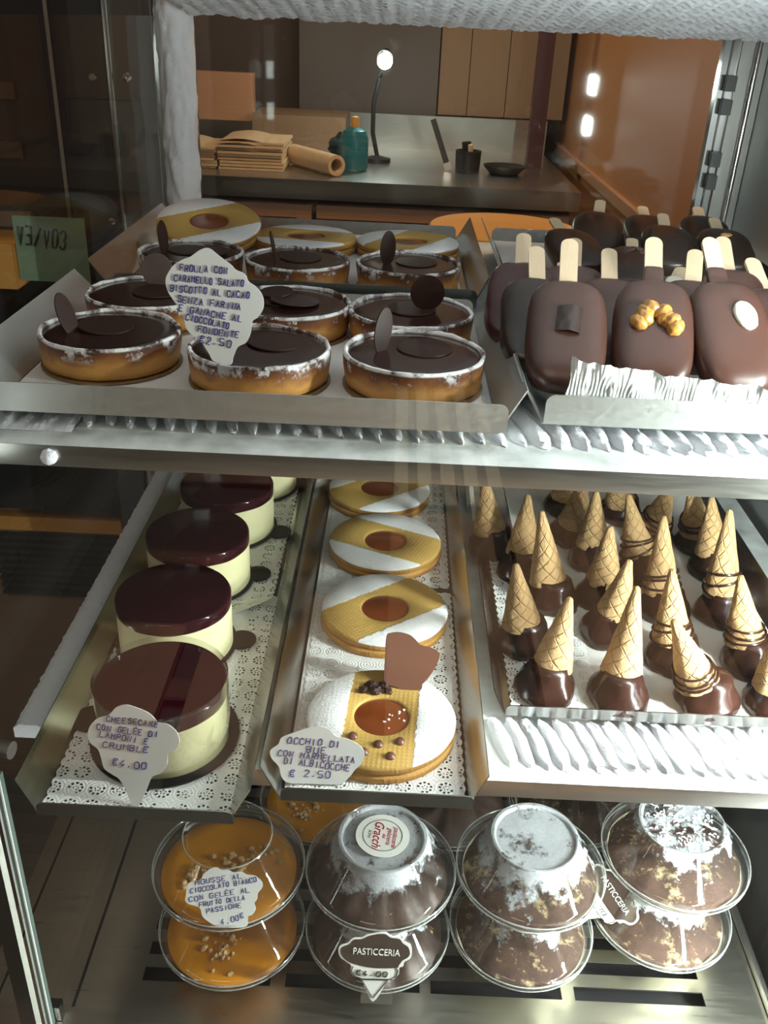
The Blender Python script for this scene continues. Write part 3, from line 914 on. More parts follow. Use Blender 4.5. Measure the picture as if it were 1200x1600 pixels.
# ------------------------------------------------------------------ tarts
TR, TH = 0.0412, 0.0205
def tjit(sd, amt=0.0009):
    def j(r, z, a):
        n_ = noise.noise(Vector((math.cos(a) * 2.4 + sd, math.sin(a) * 2.4, z * 60)))
        n2 = noise.noise(Vector((math.cos(a) * 9 + sd, math.sin(a) * 9, z * 30)))
        return r + amt * n_ + 0.0003 * n2, z + (0.0009 * n_ + 0.0005 * n2 if z > 0.015 else 0)
    return j
shells = []
for s in range(3):
    shells.append(MB().lathe([(0, 0.001), (0.0375, 0.001), (0.0395, 0.0022), (0.0402, 0.006), (0.0410, 0.013), (0.0414, 0.0185), (0.0409, 0.0205), (0.0398, 0.0208), (0.0388, 0.0200), (0.0384, 0.0175), (0, 0.0172)], 72, None, tjit(s * 7.3)).mesh('pastry_shell', 60))
    shells[-1].materials.append(M['crust'])
gan = MB().lathe([(0, 0.0170), (0.0386, 0.0170), (0.0387, 0.0184), (0.0375, 0.01905), (0.03, 0.0192), (0, 0.0192)], 64).mesh('ganache_filling', 60)
gan.materials.append(M['ganache'])
bor = MB().lathe([(0, 0), (0.0414, 0), (0.0414, 0.0009), (0, 0.0009)], 48).mesh('base_board'); bor.materials.append(M['board_gold'])
def dmesh(nm, rx, ry, mat):
    me = MB().add([], []).lathe([(0, 0), (0.96, 0), (1.0, 0.0005), (0.98, 0.0011), (0, 0.0013)], 40, Matrix.Diagonal((rx, ry, 1, 1))).mesh(nm)
    me.materials.append(M[mat])
    return me
leaf = dmesh('chocolate_disc', 0.0165, 0.0165, 'chocolate_leaf')
leaf_small = dmesh('chocolate_disc', 0.0115, 0.0115, 'chocolate_leaf')
leaf_oval = dmesh('chocolate_disc', 0.0065, 0.0135, 'chocolate_leaf')
leaf_pale = dmesh('chocolate_disc', 0.0115, 0.0115, 'chocolate_pale')
def tart(label, x, y, discs, k, rz=0.0):
    t = thing('chocolate_tart', label, 'tart', (x, y, 1.0300), (0, 0, 0), 'chocolate tarts')
    put('base_board', bor, None, t)
    put('pastry_shell', shells[k % 3], None, t, None, (0, 0, rz))
    put('ganache_filling', gan, None, t)
    for me, dx, dy, dz, rot in discs:
        put('chocolate_disc', me, None, t, (dx, dy, dz), tuple(R(a) for a in rot))
    return t
ZT = 0.0192
tart('dark-rimmed chocolate tart at the front left corner of the upper shelf', -0.168, 0.527, [(leaf, -0.004, 0.006, ZT + 0.0006, (2, 3, 0)), (leaf_oval, -0.024, -0.004, ZT + 0.0090, (70, 0, 62))], 0, R(200))
tart('chocolate tart with the scalloped caramel price tag stuck in its front rim', -0.0765, 0.510, [(leaf, 0.008, 0.008, ZT, (0, 2, 0))], 1, R(40))
tart('chocolate tart with an upright chocolate sliver, front right of the tart tray', 0.0132, 0.512, [(leaf, 0.006, 0.008, ZT, (1, 0, 0)), (leaf_oval, -0.019, 0.004, ZT + 0.011, (80, 18, 40))], 2, R(300))
tart('tart with a pale round disc standing at its back, second row far left', -0.167, 0.612, [(leaf, 0.006, 0.002, ZT, (0, 0, 0)), (leaf_pale, 0.001, 0.026, ZT + 0.009, (78, 0, -8))], 1, R(170))
tart('tart topped with overlapping flat chocolate discs, behind the caramel price tag', -0.070, 0.604, [(leaf, -0.006, 0.004, ZT, (0, 0, 0)), (leaf, 0.004, -0.002, ZT + 0.0016, (-3, 3, 0)), (leaf_small, -0.010, 0.012, ZT + 0.003, (4, -3, 0))], 2, R(90))
tart('tart with a dark round disc standing upright, second row on the right', 0.0118, 0.597, [(leaf, 0.0, 0.004, ZT, (0, 0, 0)), (leaf_small, 0.010, 0.004, ZT + 0.0118, (84, 0, 8))], 0, R(10))
tart('black-looking tart below the tilted biscuit in the back tray', -0.163, 0.735, [(leaf, -0.002, 0.004, ZT, (0, 0, 0)), (leaf, 0.014, -0.003, ZT + 0.001, (0, -3, 0)), (leaf_oval, -0.022, 0.0, ZT + 0.010, (82, 6, 70))], 0, R(210))
tart('sugar-rimmed tart in the middle of the back tray, in front of a flat biscuit', -0.0775, 0.728, [(leaf, 0.002, 0.004, ZT, (0, 0, 0)), (leaf_oval, -0.019, -0.002, ZT + 0.008, (75, 20, 85))], 1, R(60))
tart('tart with an upright sliver at the right end of the back tray', 0.0102, 0.730, [(leaf, 0.006, 0.004, ZT, (0, 0, 0)), (leaf_oval, -0.017, -0.002, ZT + 0.0115, (86, 4, 20))], 2, R(330))

# ------------------------------------------------------------------ round jam biscuits
CR = 0.0465
def cj(sd):
    return lambda r, z, a: (r + (0.0005 * noise.noise(Vector((math.cos(a) * 3 + sd, math.sin(a) * 3, 0))) if r > 0.03 else 0), z)
bb = MB().lathe([(0, 0), (CR - 0.001, 0), (CR, 0.0015), (CR, 0.0042), (CR - 0.0012, 0.0055), (0, 0.0055)], 80, None, cj(1)).mesh('bottom_biscuit', 50); bb.materials.append(M['biscuit_base'])
HR = 0.0172
tbm = MB().lathe([(HR, 0.0062), (CR - 0.0008, 0.0062), (CR, 0.0075), (CR - 0.0001, 0.0103), (CR - 0.0016, 0.0120), (HR + 0.0014, 0.0120), (HR, 0.0108), (HR, 0.0062)], 80, None, cj(2)).mesh('top_biscuit', 50); tbm.materials.append(M['biscuit_top'])
jm = MB().lathe([(0, 0.0050), (0.040, 0.0050), (0.0405, 0.0060), (HR + 0.0002, 0.0064), (HR + 0.0002, 0.0100), (0.012, 0.0108), (0, 0.0110)], 56).mesh('jam_filling', 60); jm.materials.append(M['jam'])
def jam_biscuit(label, x, y, z, rz, rot=(0, 0), under=None):
    t = thing('jam_biscuit', label, 'biscuit', (x, y, z), (R(rot[0]), R(rot[1]), R(rz)), 'round jam biscuits')
    put('bottom_biscuit', bb, None, t, (0.0, -0.0006, 0), (0, 0, 1.0))
    put('jam_filling', jm, None, t)
    put('top_biscuit', tbm, None, t)
    return t
f = jam_biscuit('jam biscuit with chocolate heart and chocolate dots, frontmost in its row', 0.0045, 0.4406, 0.8262, -4)
for dx, dy in ((-0.0155, -0.0215), (0.0005, -0.0265), (0.0130, -0.0225), (-0.0075, -0.034), (0.0085, -0.0355)):
    put('chocolate_dot', MB().lathe([(0, 0.0118), (0.0030, 0.0118), (0.0031, 0.0128), (0.002, 0.0143), (0, 0.0148)], 18), M['chocolate_milk'], f, (dx, dy, 0))
for dx, dy, s in ((-0.009, 0.026, 1.3), (-0.006, 0.021, 1.2), (-0.001, 0.027, 1.0), (-0.014, 0.021, .9), (0.002, 0.022, .8)):
    put('chocolate_chip', MB().blob((0, 0, 0), 0.0034 * s, 0.0028 * s, 0.0024 * s, jit=0.6, sd=dx * 900), M['chocolate_leaf'], f, (dx, dy, 0.0135))
sg_ = MB()
r3 = random.Random(4)
for k in range(14):
    a, rr_ = r3.uniform(-1.6, 0.7), r3.uniform(0.004, 0.018)
    s = r3.uniform(0.0004, 0.0011)
    sg_.blob((rr_ * math.cos(a), rr_ * math.sin(a), 0.0112 if rr_ < 0.016 else 0.0124), s, s * .8, s * .7, seg=6, rings=4)
put('sugar_grains', sg_, M['sugar'], f)
jam_biscuit('jam biscuit second from the front, its plain stripe running to the upper right', 0.0040, 0.5595, 0.8262, -52)
jam_biscuit('jam biscuit third from the front, its plain stripe running to the lower right', 0.0023, 0.6586, 0.8262, 66)
jam_biscuit('jam biscuit half hidden under the upper shelf edge, last of its row', -0.0050, 0.7547, 0.8262, -50)
jam_biscuit('tilted jam biscuit leaning on the tray edge beside the frosted pillar', -0.170, 0.847, 1.0415, -52, (6, 13))
jam_biscuit('flat jam biscuit in the middle of the back tray on the upper shelf', -0.083, 0.853, 1.0302, 82, (0, 0))
jam_biscuit('jam biscuit at the right end of the back tray on the upper shelf', 0.0105, 0.850, 1.0302, -30, (0, 0))
for o in list(bpy.data.objects):
    pass

# ------------------------------------------------------------------ cheesecakes
KR = 0.0388
cb_ = MB().lathe([(0, 0.0012), (KR, 0.0012), (KR, 0.0335), (0, 0.0335)], 72, None, lambda r, z, a: (r + 0.0002 * noise.noise(Vector((math.cos(a) * 5, math.sin(a) * 5, z * 90))), z)).mesh('cheese_cream'); cb_.materials.append(M['cream'])
jl = MB().lathe([(0, 0.0335), (KR + 0.0001, 0.0335), (KR + 0.0002, 0.0408), (KR - 0.0005, 0.0421), (KR - 0.002, 0.0425), (0, 0.0425)], 72, None, lambda r, z, a: (r, z + (0.0012 * noise.noise(Vector((math.cos(a) * 2, math.sin(a) * 2, 3))) if z < 0.034 and r > .03 else 0))).mesh('raspberry_jelly', 60); jl.materials.append(M['jelly'])
def disc_tab(r, ang, tl=0.0135, tw=0.0105):
    out = []
    n = 60
    w = math.asin(tw * 0.8 / r)
    for k in range(n):
        a = w + (2 * math.pi - 2 * w) * k / (n - 1)
        out.append((r * math.cos(a), r * math.sin(a)))
    for k in range(13):
        a = -math.pi * 0.62 + k / 12 * math.pi * 1.24
        out.append((r + tl - tw + tw * math.cos(a), tw * math.sin(a)))
    c, s = math.cos(ang), math.sin(ang)
    return [(x * c - y * s, x * s + y * c) for x, y in out]
bt = MB().prism(disc_tab(0.0416, 0), 0, 0.0012).mesh('base_board'); bt.materials.append(M['board_black'])
def cheesecake(label, x, y, tab, rz):
    t = thing('cheesecake', label, 'cake', (x, y, 0.8267), (0, 0, 0), 'raspberry cheesecakes')
    put('base_board', bt, None, t, None, (0, 0, R(tab)))
    put('cheese_cream', cb_, None, t, None, (0, 0, rz))
    put('raspberry_jelly', jl, None, t, None, (0, 0, rz))
    return t
k1 = cheesecake('raspberry-topped cheesecake at the front, behind the cheesecake price tag', -0.1275, 0.427, 168, 0.3)
bf = MB().prism(disc_tab(0.0448, 0, 0.017, 0.012), 0, 0.0012).mesh('base_board'); bf.materials.append(M['board_black'])
for c_ in kids(k1):
    if c_.name.startswith('base_board'):
        c_.data = bf
put('acetate_collar', MB().lathe([(KR + 0.0006, 0.0015), (KR + 0.0006, 0.0460), (KR + 0.0008, 0.0460), (KR + 0.0008, 0.0015), (KR + 0.0006, 0.0015)], 64), M['plastic'], k1)
cheesecake('raspberry-topped cheesecake second from the front, black tab on its right', -0.1410, 0.520, 8, 1.3)
cheesecake('raspberry-topped cheesecake third from the front, black tab on its right', -0.1415, 0.6045, 12, 2.6)
cheesecake('fourth raspberry-topped cheesecake, just below the upper shelf edge', -0.1335, 0.688, -8, 4.0)
cheesecake('hindmost cheesecake, mostly hidden under the upper shelf edge', -0.1230, 0.772, 5, 5.0)

# ------------------------------------------------------------------ chocolate-dipped cones
domes = []
for s in range(4):
    def dj(r, z, a, s=s):
        n_ = noise.noise(Vector((math.cos(a) * 1.6 + s * 5, math.sin(a) * 1.6, z * 60)))
        n2 = noise.noise(Vector((math.cos(a) * 4 + s * 5, math.sin(a) * 4, z * 130)))
        return r * (1 + 0.13 * n_ + 0.05 * n2), z
    d = MB().lathe([(0, 0), (0.0195, 0), (0.0208, 0.0025), (0.0203, 0.007), (0.0180, 0.0115), (0.0155, 0.0155), (0.0140, 0.020), (0.0125, 0.0235), (0.006, 0.0245), (0, 0.0245)], 40, None, dj).mesh('chocolate_dome', 70)
    d.materials.append(M['chocolate_dip']); domes.append(d)
wafers = []
for s in range(3):
    prof = [(0, 0.0), (0.0128, 0.0), (0.0142, 0.0012)]
    for k in range(1, 15):
        q = k / 15
        prof.append((0.0142 * (1 - q) + 0.0027 * q, 0.0012 + q * 0.0475))
    prof += [(0.0023, 0.0502), (0.0014, 0.0512), (0, 0.0515)]
    def wj(r, z, a, s=s):
        sp = ((a / (2 * math.pi) + z * 9 + s * 0.37) % 1.0)
        return r * (1 + 0.07 * sp - 0.035 + 0.05 * noise.noise(Vector((math.cos(a) * 3 + s, math.sin(a) * 3, z * 120))) + 0.02 * noise.noise(Vector((math.cos(a) * 9 + s, math.sin(a) * 9, z * 500)))), z + 0.0006 * noise.noise(Vector((math.cos(a) * 5, math.sin(a) * 5, s * 3 + z * 200)))
    d = MB().lathe(prof, 40, None, wj).mesh('wafer_cone', 60)
    d.materials.append(M['wafer']); wafers.append(d)
def drizzle(sd):
    mb = MB()
    r4 = random.Random(sd)
    for k in range(3):
        z0 = 0.003 + 0.0042 * k + r4.uniform(0, .001)
        tx, ty = r4.uniform(-.0022, .0022), r4.uniform(-.003, .003)
        pts = []
        for i in range(36):
            a = 2 * math.pi * i / 36
            z = z0 + tx * math.cos(a) + ty * math.sin(a)
            rr = 0.0142 - (z - 0.0012) * 0.24 + 0.0006
            pts.append((rr * math.cos(a), rr * math.sin(a), z))
        mb.tube(pts, [0.00085 + 0.0004 * noise.noise(Vector((i * .4, k, sd))) for i in range(36)], 6, None, True)
    me = mb.mesh('chocolate_drizzle'); me.materials.append(M['chocolate_dip'])
    return me
driz = [drizzle(3), drizzle(8)]
CONES = [(0.1141, 0.4882, 0.1241, 0.5022, 0.8918), (0.1612, 0.4830, 0.1654, 0.5000, 0.9040), (0.2211, 0.4828, 0.1868, 0.4832, 0.891), (0.2659, 0.4827, 0.2555, 0.4839, 0.891), (0.1056, 0.5379, 0.0928, 0.5422, 0.891), (0.1327, 0.5934, 0.1181, 0.608, 0.8987), (0.1687, 0.5547, 0.1744, 0.5546, 0.891), (0.2102, 0.5265, 0.1989, 0.5375, 0.8957), (0.2635, 0.5275, 0.2481, 0.5409, 0.891), (0.1144, 0.6355, 0.1138, 0.6498, 0.891), (0.0934, 0.6713, 0.0811, 0.6771, 0.8911), (0.1733, 0.6021, 0.1704, 0.6031, 0.891), (0.2169, 0.5877, 0.2078, 0.6017, 0.9026), (0.2625, 0.5872, 0.2553, 0.6012, 0.9108), (0.1761, 0.6582, 0.1702, 0.6601, 0.891), (0.2147, 0.6431, 0.1952, 0.6571, 0.8916), (0.165, 0.6982, 0.1643, 0.6863, 0.891), (0.2754, 0.6523, 0.2632, 0.6606, 0.891), (0.233, 0.6999, 0.2381, 0.6861, 0.889), (0.2741, 0.6938, 0.2541, 0.6839, 0.891), (0.2168, 0.7428, 0.2027, 0.7308, 0.8837), (0.1681, 0.7504, 0.1617, 0.7384, 0.8842)]
CONE_LABELS = ['plain cone at the front left corner of the cone tray, tip leaning right', 'tall plain cone second from the left in the front row of cones', 'chocolate-striped cone leaning left in the front row of cones',
    'cone at the right end of the front row, cut by the picture edge', 'plain cone leaning left at the left end of the second row', 'slim plain cone in the left column, third row of the cone tray',
    'plain cone behind the tall front one, tip leaning to the right', 'pale brightly lit cone right behind the striped front one', 'striped cone near the right edge, with three chocolate rings at its base',
    'small cone in the left column, directly behind the slim one', 'cone at the back left corner of the cone tray, under the shelf edge', 'upright plain cone in the middle of the cone tray, fourth row',
    'cone with waffle pattern and two stripes, behind the brightly lit one', 'tall striped cone in the right column beside the tray rim', 'narrow cone in the middle column, fifth row',
    'left-leaning striped cone in the third column, just below the shelf edge', 'cone in the second column cut off by the upper shelf edge', 'plain cone in the right column behind the tall striped one',
    'striped cone under the shelf edge in the third column', 'dark-banded cone under the shelf edge in the right column', 'cone tip-hidden behind the shelf edge, third column, farthest back', 'cone hidden behind the shelf edge, second column, farthest back']
for i, (bx, by, tx, ty, tz) in enumerate(CONES):
    t = thing('dipped_cone', CONE_LABELS[i], 'cone', (bx, by, 0.8248), (0, 0, 0), 'chocolate-dipped cones')
    put('chocolate_dome', domes[i % 4], None, t, None, (0, 0, i * 1.9))
    base = Vector((bx, by, 0.8248 + 0.0175))
    tip = Vector((tx, ty, tz))
    base.x += (tx - bx) * 0.25
    base.y += (ty - by) * 0.25
    dv = tip - base
    q = dv.to_track_quat('Z', 'Y')
    w = put('wafer_cone', wafers[i % 3], None, t, base - Vector((bx, by, 0.8248)))
    w.rotation_mode = 'QUATERNION'
    w.rotation_quaternion = q @ Euler((0, 0, i * 2.3)).to_quaternion()
    w.scale = (1, 1, dv.length / 0.0515)
    if i in (2, 8, 12, 13, 15, 18, 19, 7):
        put('chocolate_drizzle', driz[i % 2], None, w, (0, 0, 0.002))

# ------------------------------------------------------------------ ice cream on sticks
def pop_body(nm, sd, jit, mat):
    mb = MB().blob((0, 0.0375, 0), 0.0228, 0.0375, 0.0105, None, 48, 24, jit, 0.62, 0.62, sd)
    me = mb.mesh(nm, 80)
    me.materials.append(M[mat])
    return me
bodies = {'milk': pop_body('chocolate_coating', 1, 0.02, 'chocolate_ice'), 'dark': pop_body('chocolate_coating', 4, 0.05, 'chocolate_dark'), 'red': pop_body('chocolate_coating', 6, 0.06, 'chocolate_red')}
so = []
for k in range(9):
    a = math.pi * k / 8
    so.append((0.0052 * math.cos(a), 0.105 + 0.005 * math.sin(a)))
stk = MB().prism([(-0.0052, 0.066), (0.0052, 0.066)] + so, -0.0011, 0.0011).mesh('wooden_stick'); stk.materials.append(M['stick'])
dip = MB().blob((0, 0.0785, 0), 0.0062, 0.009, 0.0022, None, 16, 8, 0, 0.4, 0.4).mesh('dipped_collar'); dip.materials.append(M['chocolate_ice'])
POPS = [
    ('a', 'ice cream stick topped with a dark chocolate shard, front row left', 0.096, 0.479, 35.5, -5.5, 'milk', 'shard'),
    ('b', 'ice cream stick topped with two caramel walnut halves, front row middle', 0.146, 0.485, 37.2, -6.5, 'milk', 'walnut'),
    ('c', 'ice cream stick topped with a pale almond, front row at the right edge', 0.197, 0.486, 38.2, 5.3, 'milk', 'almond'),
    ('d', 'ice cream stick right behind the shard-topped one, shorter stick of the left pair', 0.0865, 0.513, 26.8, -2.9, 'dark', None),
    ('e', 'reddish ice cream stick at the far left, its wood the farther of the left pair', 0.080, 0.558, 26.2, -4.9, 'red', None),
    ('f', 'ice cream stick half hidden behind the stick of the shard-topped one', 0.112, 0.560, 24.9, -7.3, 'milk', None),
    ('g', 'ice cream stick seen between the shard-topped and the walnut-topped ones', 0.131, 0.526, 25.6, -6.3, 'milk', None),
    ('h', 'ice cream stick seen between the walnut-topped and the almond-topped ones', 0.176, 0.526, 27.1, -13.2, 'milk', None),
    ('i', 'ice cream stick whose wood peeks out behind the almond-topped one', 0.216, 0.548, 30.1, -3.2, 'milk', None),
    ('j', 'ice cream stick at the right end of the second row, by the steel wall', 0.240, 0.520, 25.2, 2.8, 'milk', None),
    ('k', 'ice cream stick lying low in the third row, behind the left gap', 0.125, 0.605, 8.9, -1.9, 'milk', 'almond2'),
    ('l', 'ice cream stick lying low in the third row, behind the right gap', 0.175, 0.605, 10.1, -23.3, 'milk', 'almond2'),
    ('m', 'dark ice cream stick standing highest in the back tray, left pair', 0.175, 0.825, 15.7, -11.2, 'dark', None),
    ('n', 'large dark ice cream stick with its wood tilted left in the back tray', 0.158, 0.760, 11.6, 8.6, 'dark', None),
    ('o', 'ice cream stick with a chopped nut end in the back tray', 0.187, 0.715, 8.3, -9.6, 'dark', 'nuts'),
    ('p', 'dark ice cream stick with a faint wood tip, back tray middle rear', 0.232, 0.845, 11.5, -5.6, 'dark', None),
    ('q', 'broad dark ice cream stick in the middle front of the back tray', 0.232, 0.780, 14.3, -7.3, 'dark', None),
    ('r', 'dark ice cream stick at the back right, its wood against the chrome upright', 0.285, 0.852, 12.0, -7.5, 'dark', None),
    ('s', 'dark ice cream stick with a nut piece at the right end of the back tray', 0.285, 0.785, 12.9, -5.4, 'dark', 'nutbit'),
]
for key, label, x, y, rx, rz, kind, top in POPS:
    t = thing('ice_cream_stick', label, 'ice cream', (x, y, 1.042), (R(rx), 0, R(rz)), 'chocolate ice creams on sticks')
    put('chocolate_coating', bodies[kind], None, t)
    put('wooden_stick', stk, None, t)
    if key in 'bc':
        put('dipped_collar', dip, None, t)
    if top == 'shard':
        put('chocolate_shard', MB().grid(8, 10, lambda u, v: (-0.007 + 0.014 * u, -0.009 + 0.018 * v, 0.0105 + 0.003 * math.sin(u * 3.0) + 0.001 * noise.noise(Vector((u * 4, v * 4, 0))))).box(-0.0062, 0.0062, -0.0085, 0.0085, 0.0085, 0.0112), M['cocoa_bark'], t, (0.0, 0.041, 0.0), (0, 0, R(-4)))
    if top == 'walnut':
        for dx, dy, rr_ in ((-0.0070, 0.0435, -28), (0.0066, 0.041, 42)):
            wn = MB()
            for a in range(4):
                wn.blob((0.0010 * (a % 2), -0.0060 + a * 0.0040, 0.0006 * (a % 2)), 0.0056, 0.0044, 0.0046, None, 24, 16, 0.16, sd=a * 3 + dx * 900)
            put('walnut_half', wn.mesh('walnut_half', 80), M['walnut'], t, (dx, dy, 0.0112), (0, 0, R(rr_)))
    if top in ('almond', 'almond2'):
        put('almond_flake', MB().blob((0, 0, 0), 0.0065, 0.0098, 0.0022, None, 28, 14, 0.07, 0.8).mesh('almond_flake', 80), M['almond'], t, (0.006, 0.046, 0.0112) if top == 'almond' else (0.002, 0.058, 0.0105), (0, 0, R(12)))
    if top == 'nuts':
        nb_ = MB()
        r5 = random.Random(2)
        for k in range(130):
            a = r5.uniform(-0.4, 3.6)
            rr_ = r5.uniform(0.2, 1)
            px, py = 0.019 * math.cos(a) * rr_, 0.050 + 0.022 * math.sin(a) * rr_
            nb_.blob((px, py, 0.0085 * (1 - rr_ ** 4) + 0.002), 0.0013, 0.0011, 0.0012, None, 6, 4)
        put('chopped_nuts', nb_, M['grain'], t)
    if top == 'nutbit':
        put('nut_piece', MB().blob((0, 0, 0), 0.005, 0.003, 0.002, None, 12, 8, 0.5), M['walnut'], t, (0.0, 0.05, 0.0105))
sh = put('chocolate_curl', MB().grid(8, 8, lambda u, v: (-0.02 + 0.04 * u, -0.014 + 0.028 * v, 0.006 + 0.006 * math.sin(u * 3 + v) )).grid(8, 8, lambda u, v: (-0.014 + 0.032 * u, -0.016 + 0.02 * v, 0.003 + 0.004 * math.sin(u * 3 + 1))), M['chocolate_dark'], None, (0.137, 0.705, 1.0296), (0, 0, R(-25)))
sh.modifiers.new('solid', 'SOLIDIFY').thickness = 0.002
tag(sh, 'broken dark chocolate piece lying in the back ice cream tray, left front', 'chocolate')

# ------------------------------------------------------------------ dessert cups
bowl = MB().lathe([(0, 0.0), (0.030, 0.0), (0.0315, 0.0012), (0.0445, 0.014), (0.0542, 0.0275), (0.0556, 0.0305), (0.0578, 0.0312), (0.0578, 0.0320), (0.0550, 0.0318), (0.0534, 0.0282), (0.0436, 0.0150), (0.031, 0.002), (0, 0.001)], 72).mesh('cup_bowl', 50); bowl.materials.append(M['plastic'])
lid_p = [(0.0560, 0.0323), (0.0586, 0.0326), (0.0588, 0.0362), (0.0580, 0.0372), (0.0552, 0.0374), (0.0540, 0.0385), (0.0345, 0.0665), (0.0335, 0.0682), (0.0320, 0.0685), (0.0308, 0.0676), (0.0302, 0.0655), (0, 0.0655)]
def lj(r, z, a):
    return r * (1 + 0.0035 * math.sin(a * 18) * (1 if 0.038 < z < 0.066 else 0)), z
def lid(mat):
    me = MB().lathe(lid_p, 108, None, lj).mesh('lid', 50)
    me.materials.append(M[mat])
    return me
rim = MB()
for rr_, zz_ in ((0.0586, 0.0366), (0.0581, 0.0316), (0.0338, 0.0680)):
    rim.tube([(rr_ * math.cos(a * math.pi / 48), rr_ * math.sin(a * math.pi / 48), zz_) for a in range(96)], 0.00055, 6, None, True)
rim = rim.mesh('lid_rim'); rim.materials.append(M['plastic_rim'])
lids = {k: lid(k) for k in ('plastic', 'lid_frost', 'lid_half')}
def fill(mat, h, sd, bumpy):
    def fj(r, z, a):
        n_ = noise.noise(Vector((math.cos(a) * r * 70 + sd, math.sin(a) * r * 70, sd)))
        return r, z + (bumpy * n_ if z > 0.026 else 0)
    me = MB().lathe([(0, 0.0012), (0.0302, 0.0014), (0.0428, 0.0150), (0.0527, 0.0280), (0.0520, 0.0292), (0.042, 0.0292 + h * 0.5), (0.030, 0.0295 + h * 0.85), (0.016, 0.0295 + h), (0, 0.0295 + h)], 72, None, fj).mesh('filling', 70)
    me.materials.append(M[mat])
    return me
fills = {'passion': fill('passion', 0.0, 1, 0), 'cocoa': fill('cocoa', 0.011, 2, 0.004), 'prof': fill('profiterole', 0.014, 3, 0.009)}
cream = MB().lathe([(0.0306, 0.0014), (0.0433, 0.0150), (0.0530, 0.0278), (0.0531, 0.0284), (0.0524, 0.0282), (0.0426, 0.0152), (0.0300, 0.0014), (0.0306, 0.0014)], 72).mesh('cream_layer'); cream.materials.append(M['white_cream'])
def crumb(sd, n=60, ang=(0.2, 1.5)):
    mb = MB()
    r6 = random.Random(sd)
    for k in range(n):
        t_ = r6.random()
        x = -0.03 + 0.062 * t_ + r6.gauss(0, .004)
        y = -0.016 + 0.036 * t_ + r6.gauss(0, .006)
        s = r6.uniform(0.0012, 0.0033)
        mb.blob((x, y, 0.0298 + s * .6), s, s * .85, s * .8, None, 8, 5, 0.6, sd=k)
    me = mb.mesh('crumble'); me.materials.append(M['crumble'])
    return me
crm = [crumb(1), crumb(5)]
puff = MB()
r7 = random.Random(9)
for k in range(11):
    a = k * 2.4
    rr_ = 0.012 + 0.0026 * k
    puff.blob((rr_ * math.cos(a), rr_ * math.sin(a), 0.0345 - 0.0004 * k), 0.010, 0.008, 0.0055, Matrix.Rotation(a * 1.7, 4, 'Z') if False else None, 12, 8, 0.5, sd=k)
puffm = puff.mesh('wafer_flakes'); puffm.materials.append(M['crumble'])
def cup(label, x, y, lvl, kind, lidk, rz=0.0, crumbs=None):
    t = thing('dessert_cup', label, 'dessert cup', (x, y, 0.5302 + 0.0686 * lvl), (0, 0, rz), 'lidded dessert cups')
    put('cup_bowl', bowl, None, t)
    put('filling', fills[kind], None, t)
    if kind == 'cocoa':
        put('cream_layer', cream, None, t)
    if crumbs is not None:
        put('crumble', crm[crumbs], None, t)
    if kind == 'prof':
        put('wafer_flakes', puffm, None, t)
    put('lid_rim', rim, None, put('lid', lids[lidk], None, t))
    return t
cup('orange passion fruit mousse cup at the bottom of the left stack', -0.1078, 0.496, 0, 'passion', 'plastic', 0.9, 0)
cup('orange passion fruit mousse cup on top of the left stack, behind the mousse tag', -0.1078, 0.496, 1, 'passion', 'plastic', 0.0, 1)
cup('brown layered dessert cup under the one with the round shop sticker', 0.0107, 0.4997, 0, 'prof', 'lid_half', 1.0)
c2 = cup('frosted dessert cup with a round white and red shop sticker on its lid', 0.0107, 0.4997, 1, 'prof', 'lid_frost', 2.1)
cup('cocoa-dusted dessert cup at the bottom of the third stack from the left', 0.1290, 0.507, 0, 'cocoa', 'lid_half', 3.0)
cup('cocoa-dusted dessert cup with a frosted plain lid, on top of the third stack', 0.1290, 0.507, 1, 'cocoa', 'lid_frost', 4.0)
cup('cocoa-dusted dessert cup at the bottom of the rightmost stack, beside the slanted price tag', 0.2490, 0.529, 0, 'cocoa', 'lid_half', 5.0)
c4 = cup('dessert cup with ice crystals on its lid, on top of the rightmost stack', 0.2490, 0.529, 1, 'cocoa', 'lid_half', 0.4)
cr_ = MB()
r8 = random.Random(12)
for k in range(150):
    a, rr_ = r8.uniform(0, 6.28), 0.028 * math.sqrt(r8.random())
    L_ = r8.uniform(0.0006, 0.0028)
    b_ = r8.uniform(0, 3.14)
    x, y = rr_ * math.cos(a), rr_ * math.sin(a)
    cr_.tube([(x - L_ * math.cos(b_), y - L_ * math.sin(b_), 0.0662), (x, y, 0.0668 + L_ * .2), (x + L_ * math.cos(b_), y + L_ * math.sin(b_), 0.0662)], [0.0002, 0.0006, 0.0002], 5)
put('ice_crystals', cr_, M['frost'], c4)
cup('orange mousse cup standing behind the left stack, seen under the biscuit tray', -0.046, 0.638, 0, 'passion', 'plastic', 0.4, 0)
cup('dessert cup in the shade behind the sticker stack', 0.0745, 0.640, 0, 'prof', 'plastic', 0.3)
cup('cocoa dessert cup in the shade behind the third stack', 0.1935, 0.650, 0, 'cocoa', 'plastic', 0.8)
cup('upper cocoa dessert cup in the shade behind the third stack', 0.1935, 0.650, 1, 'cocoa', 'plastic', 1.8)

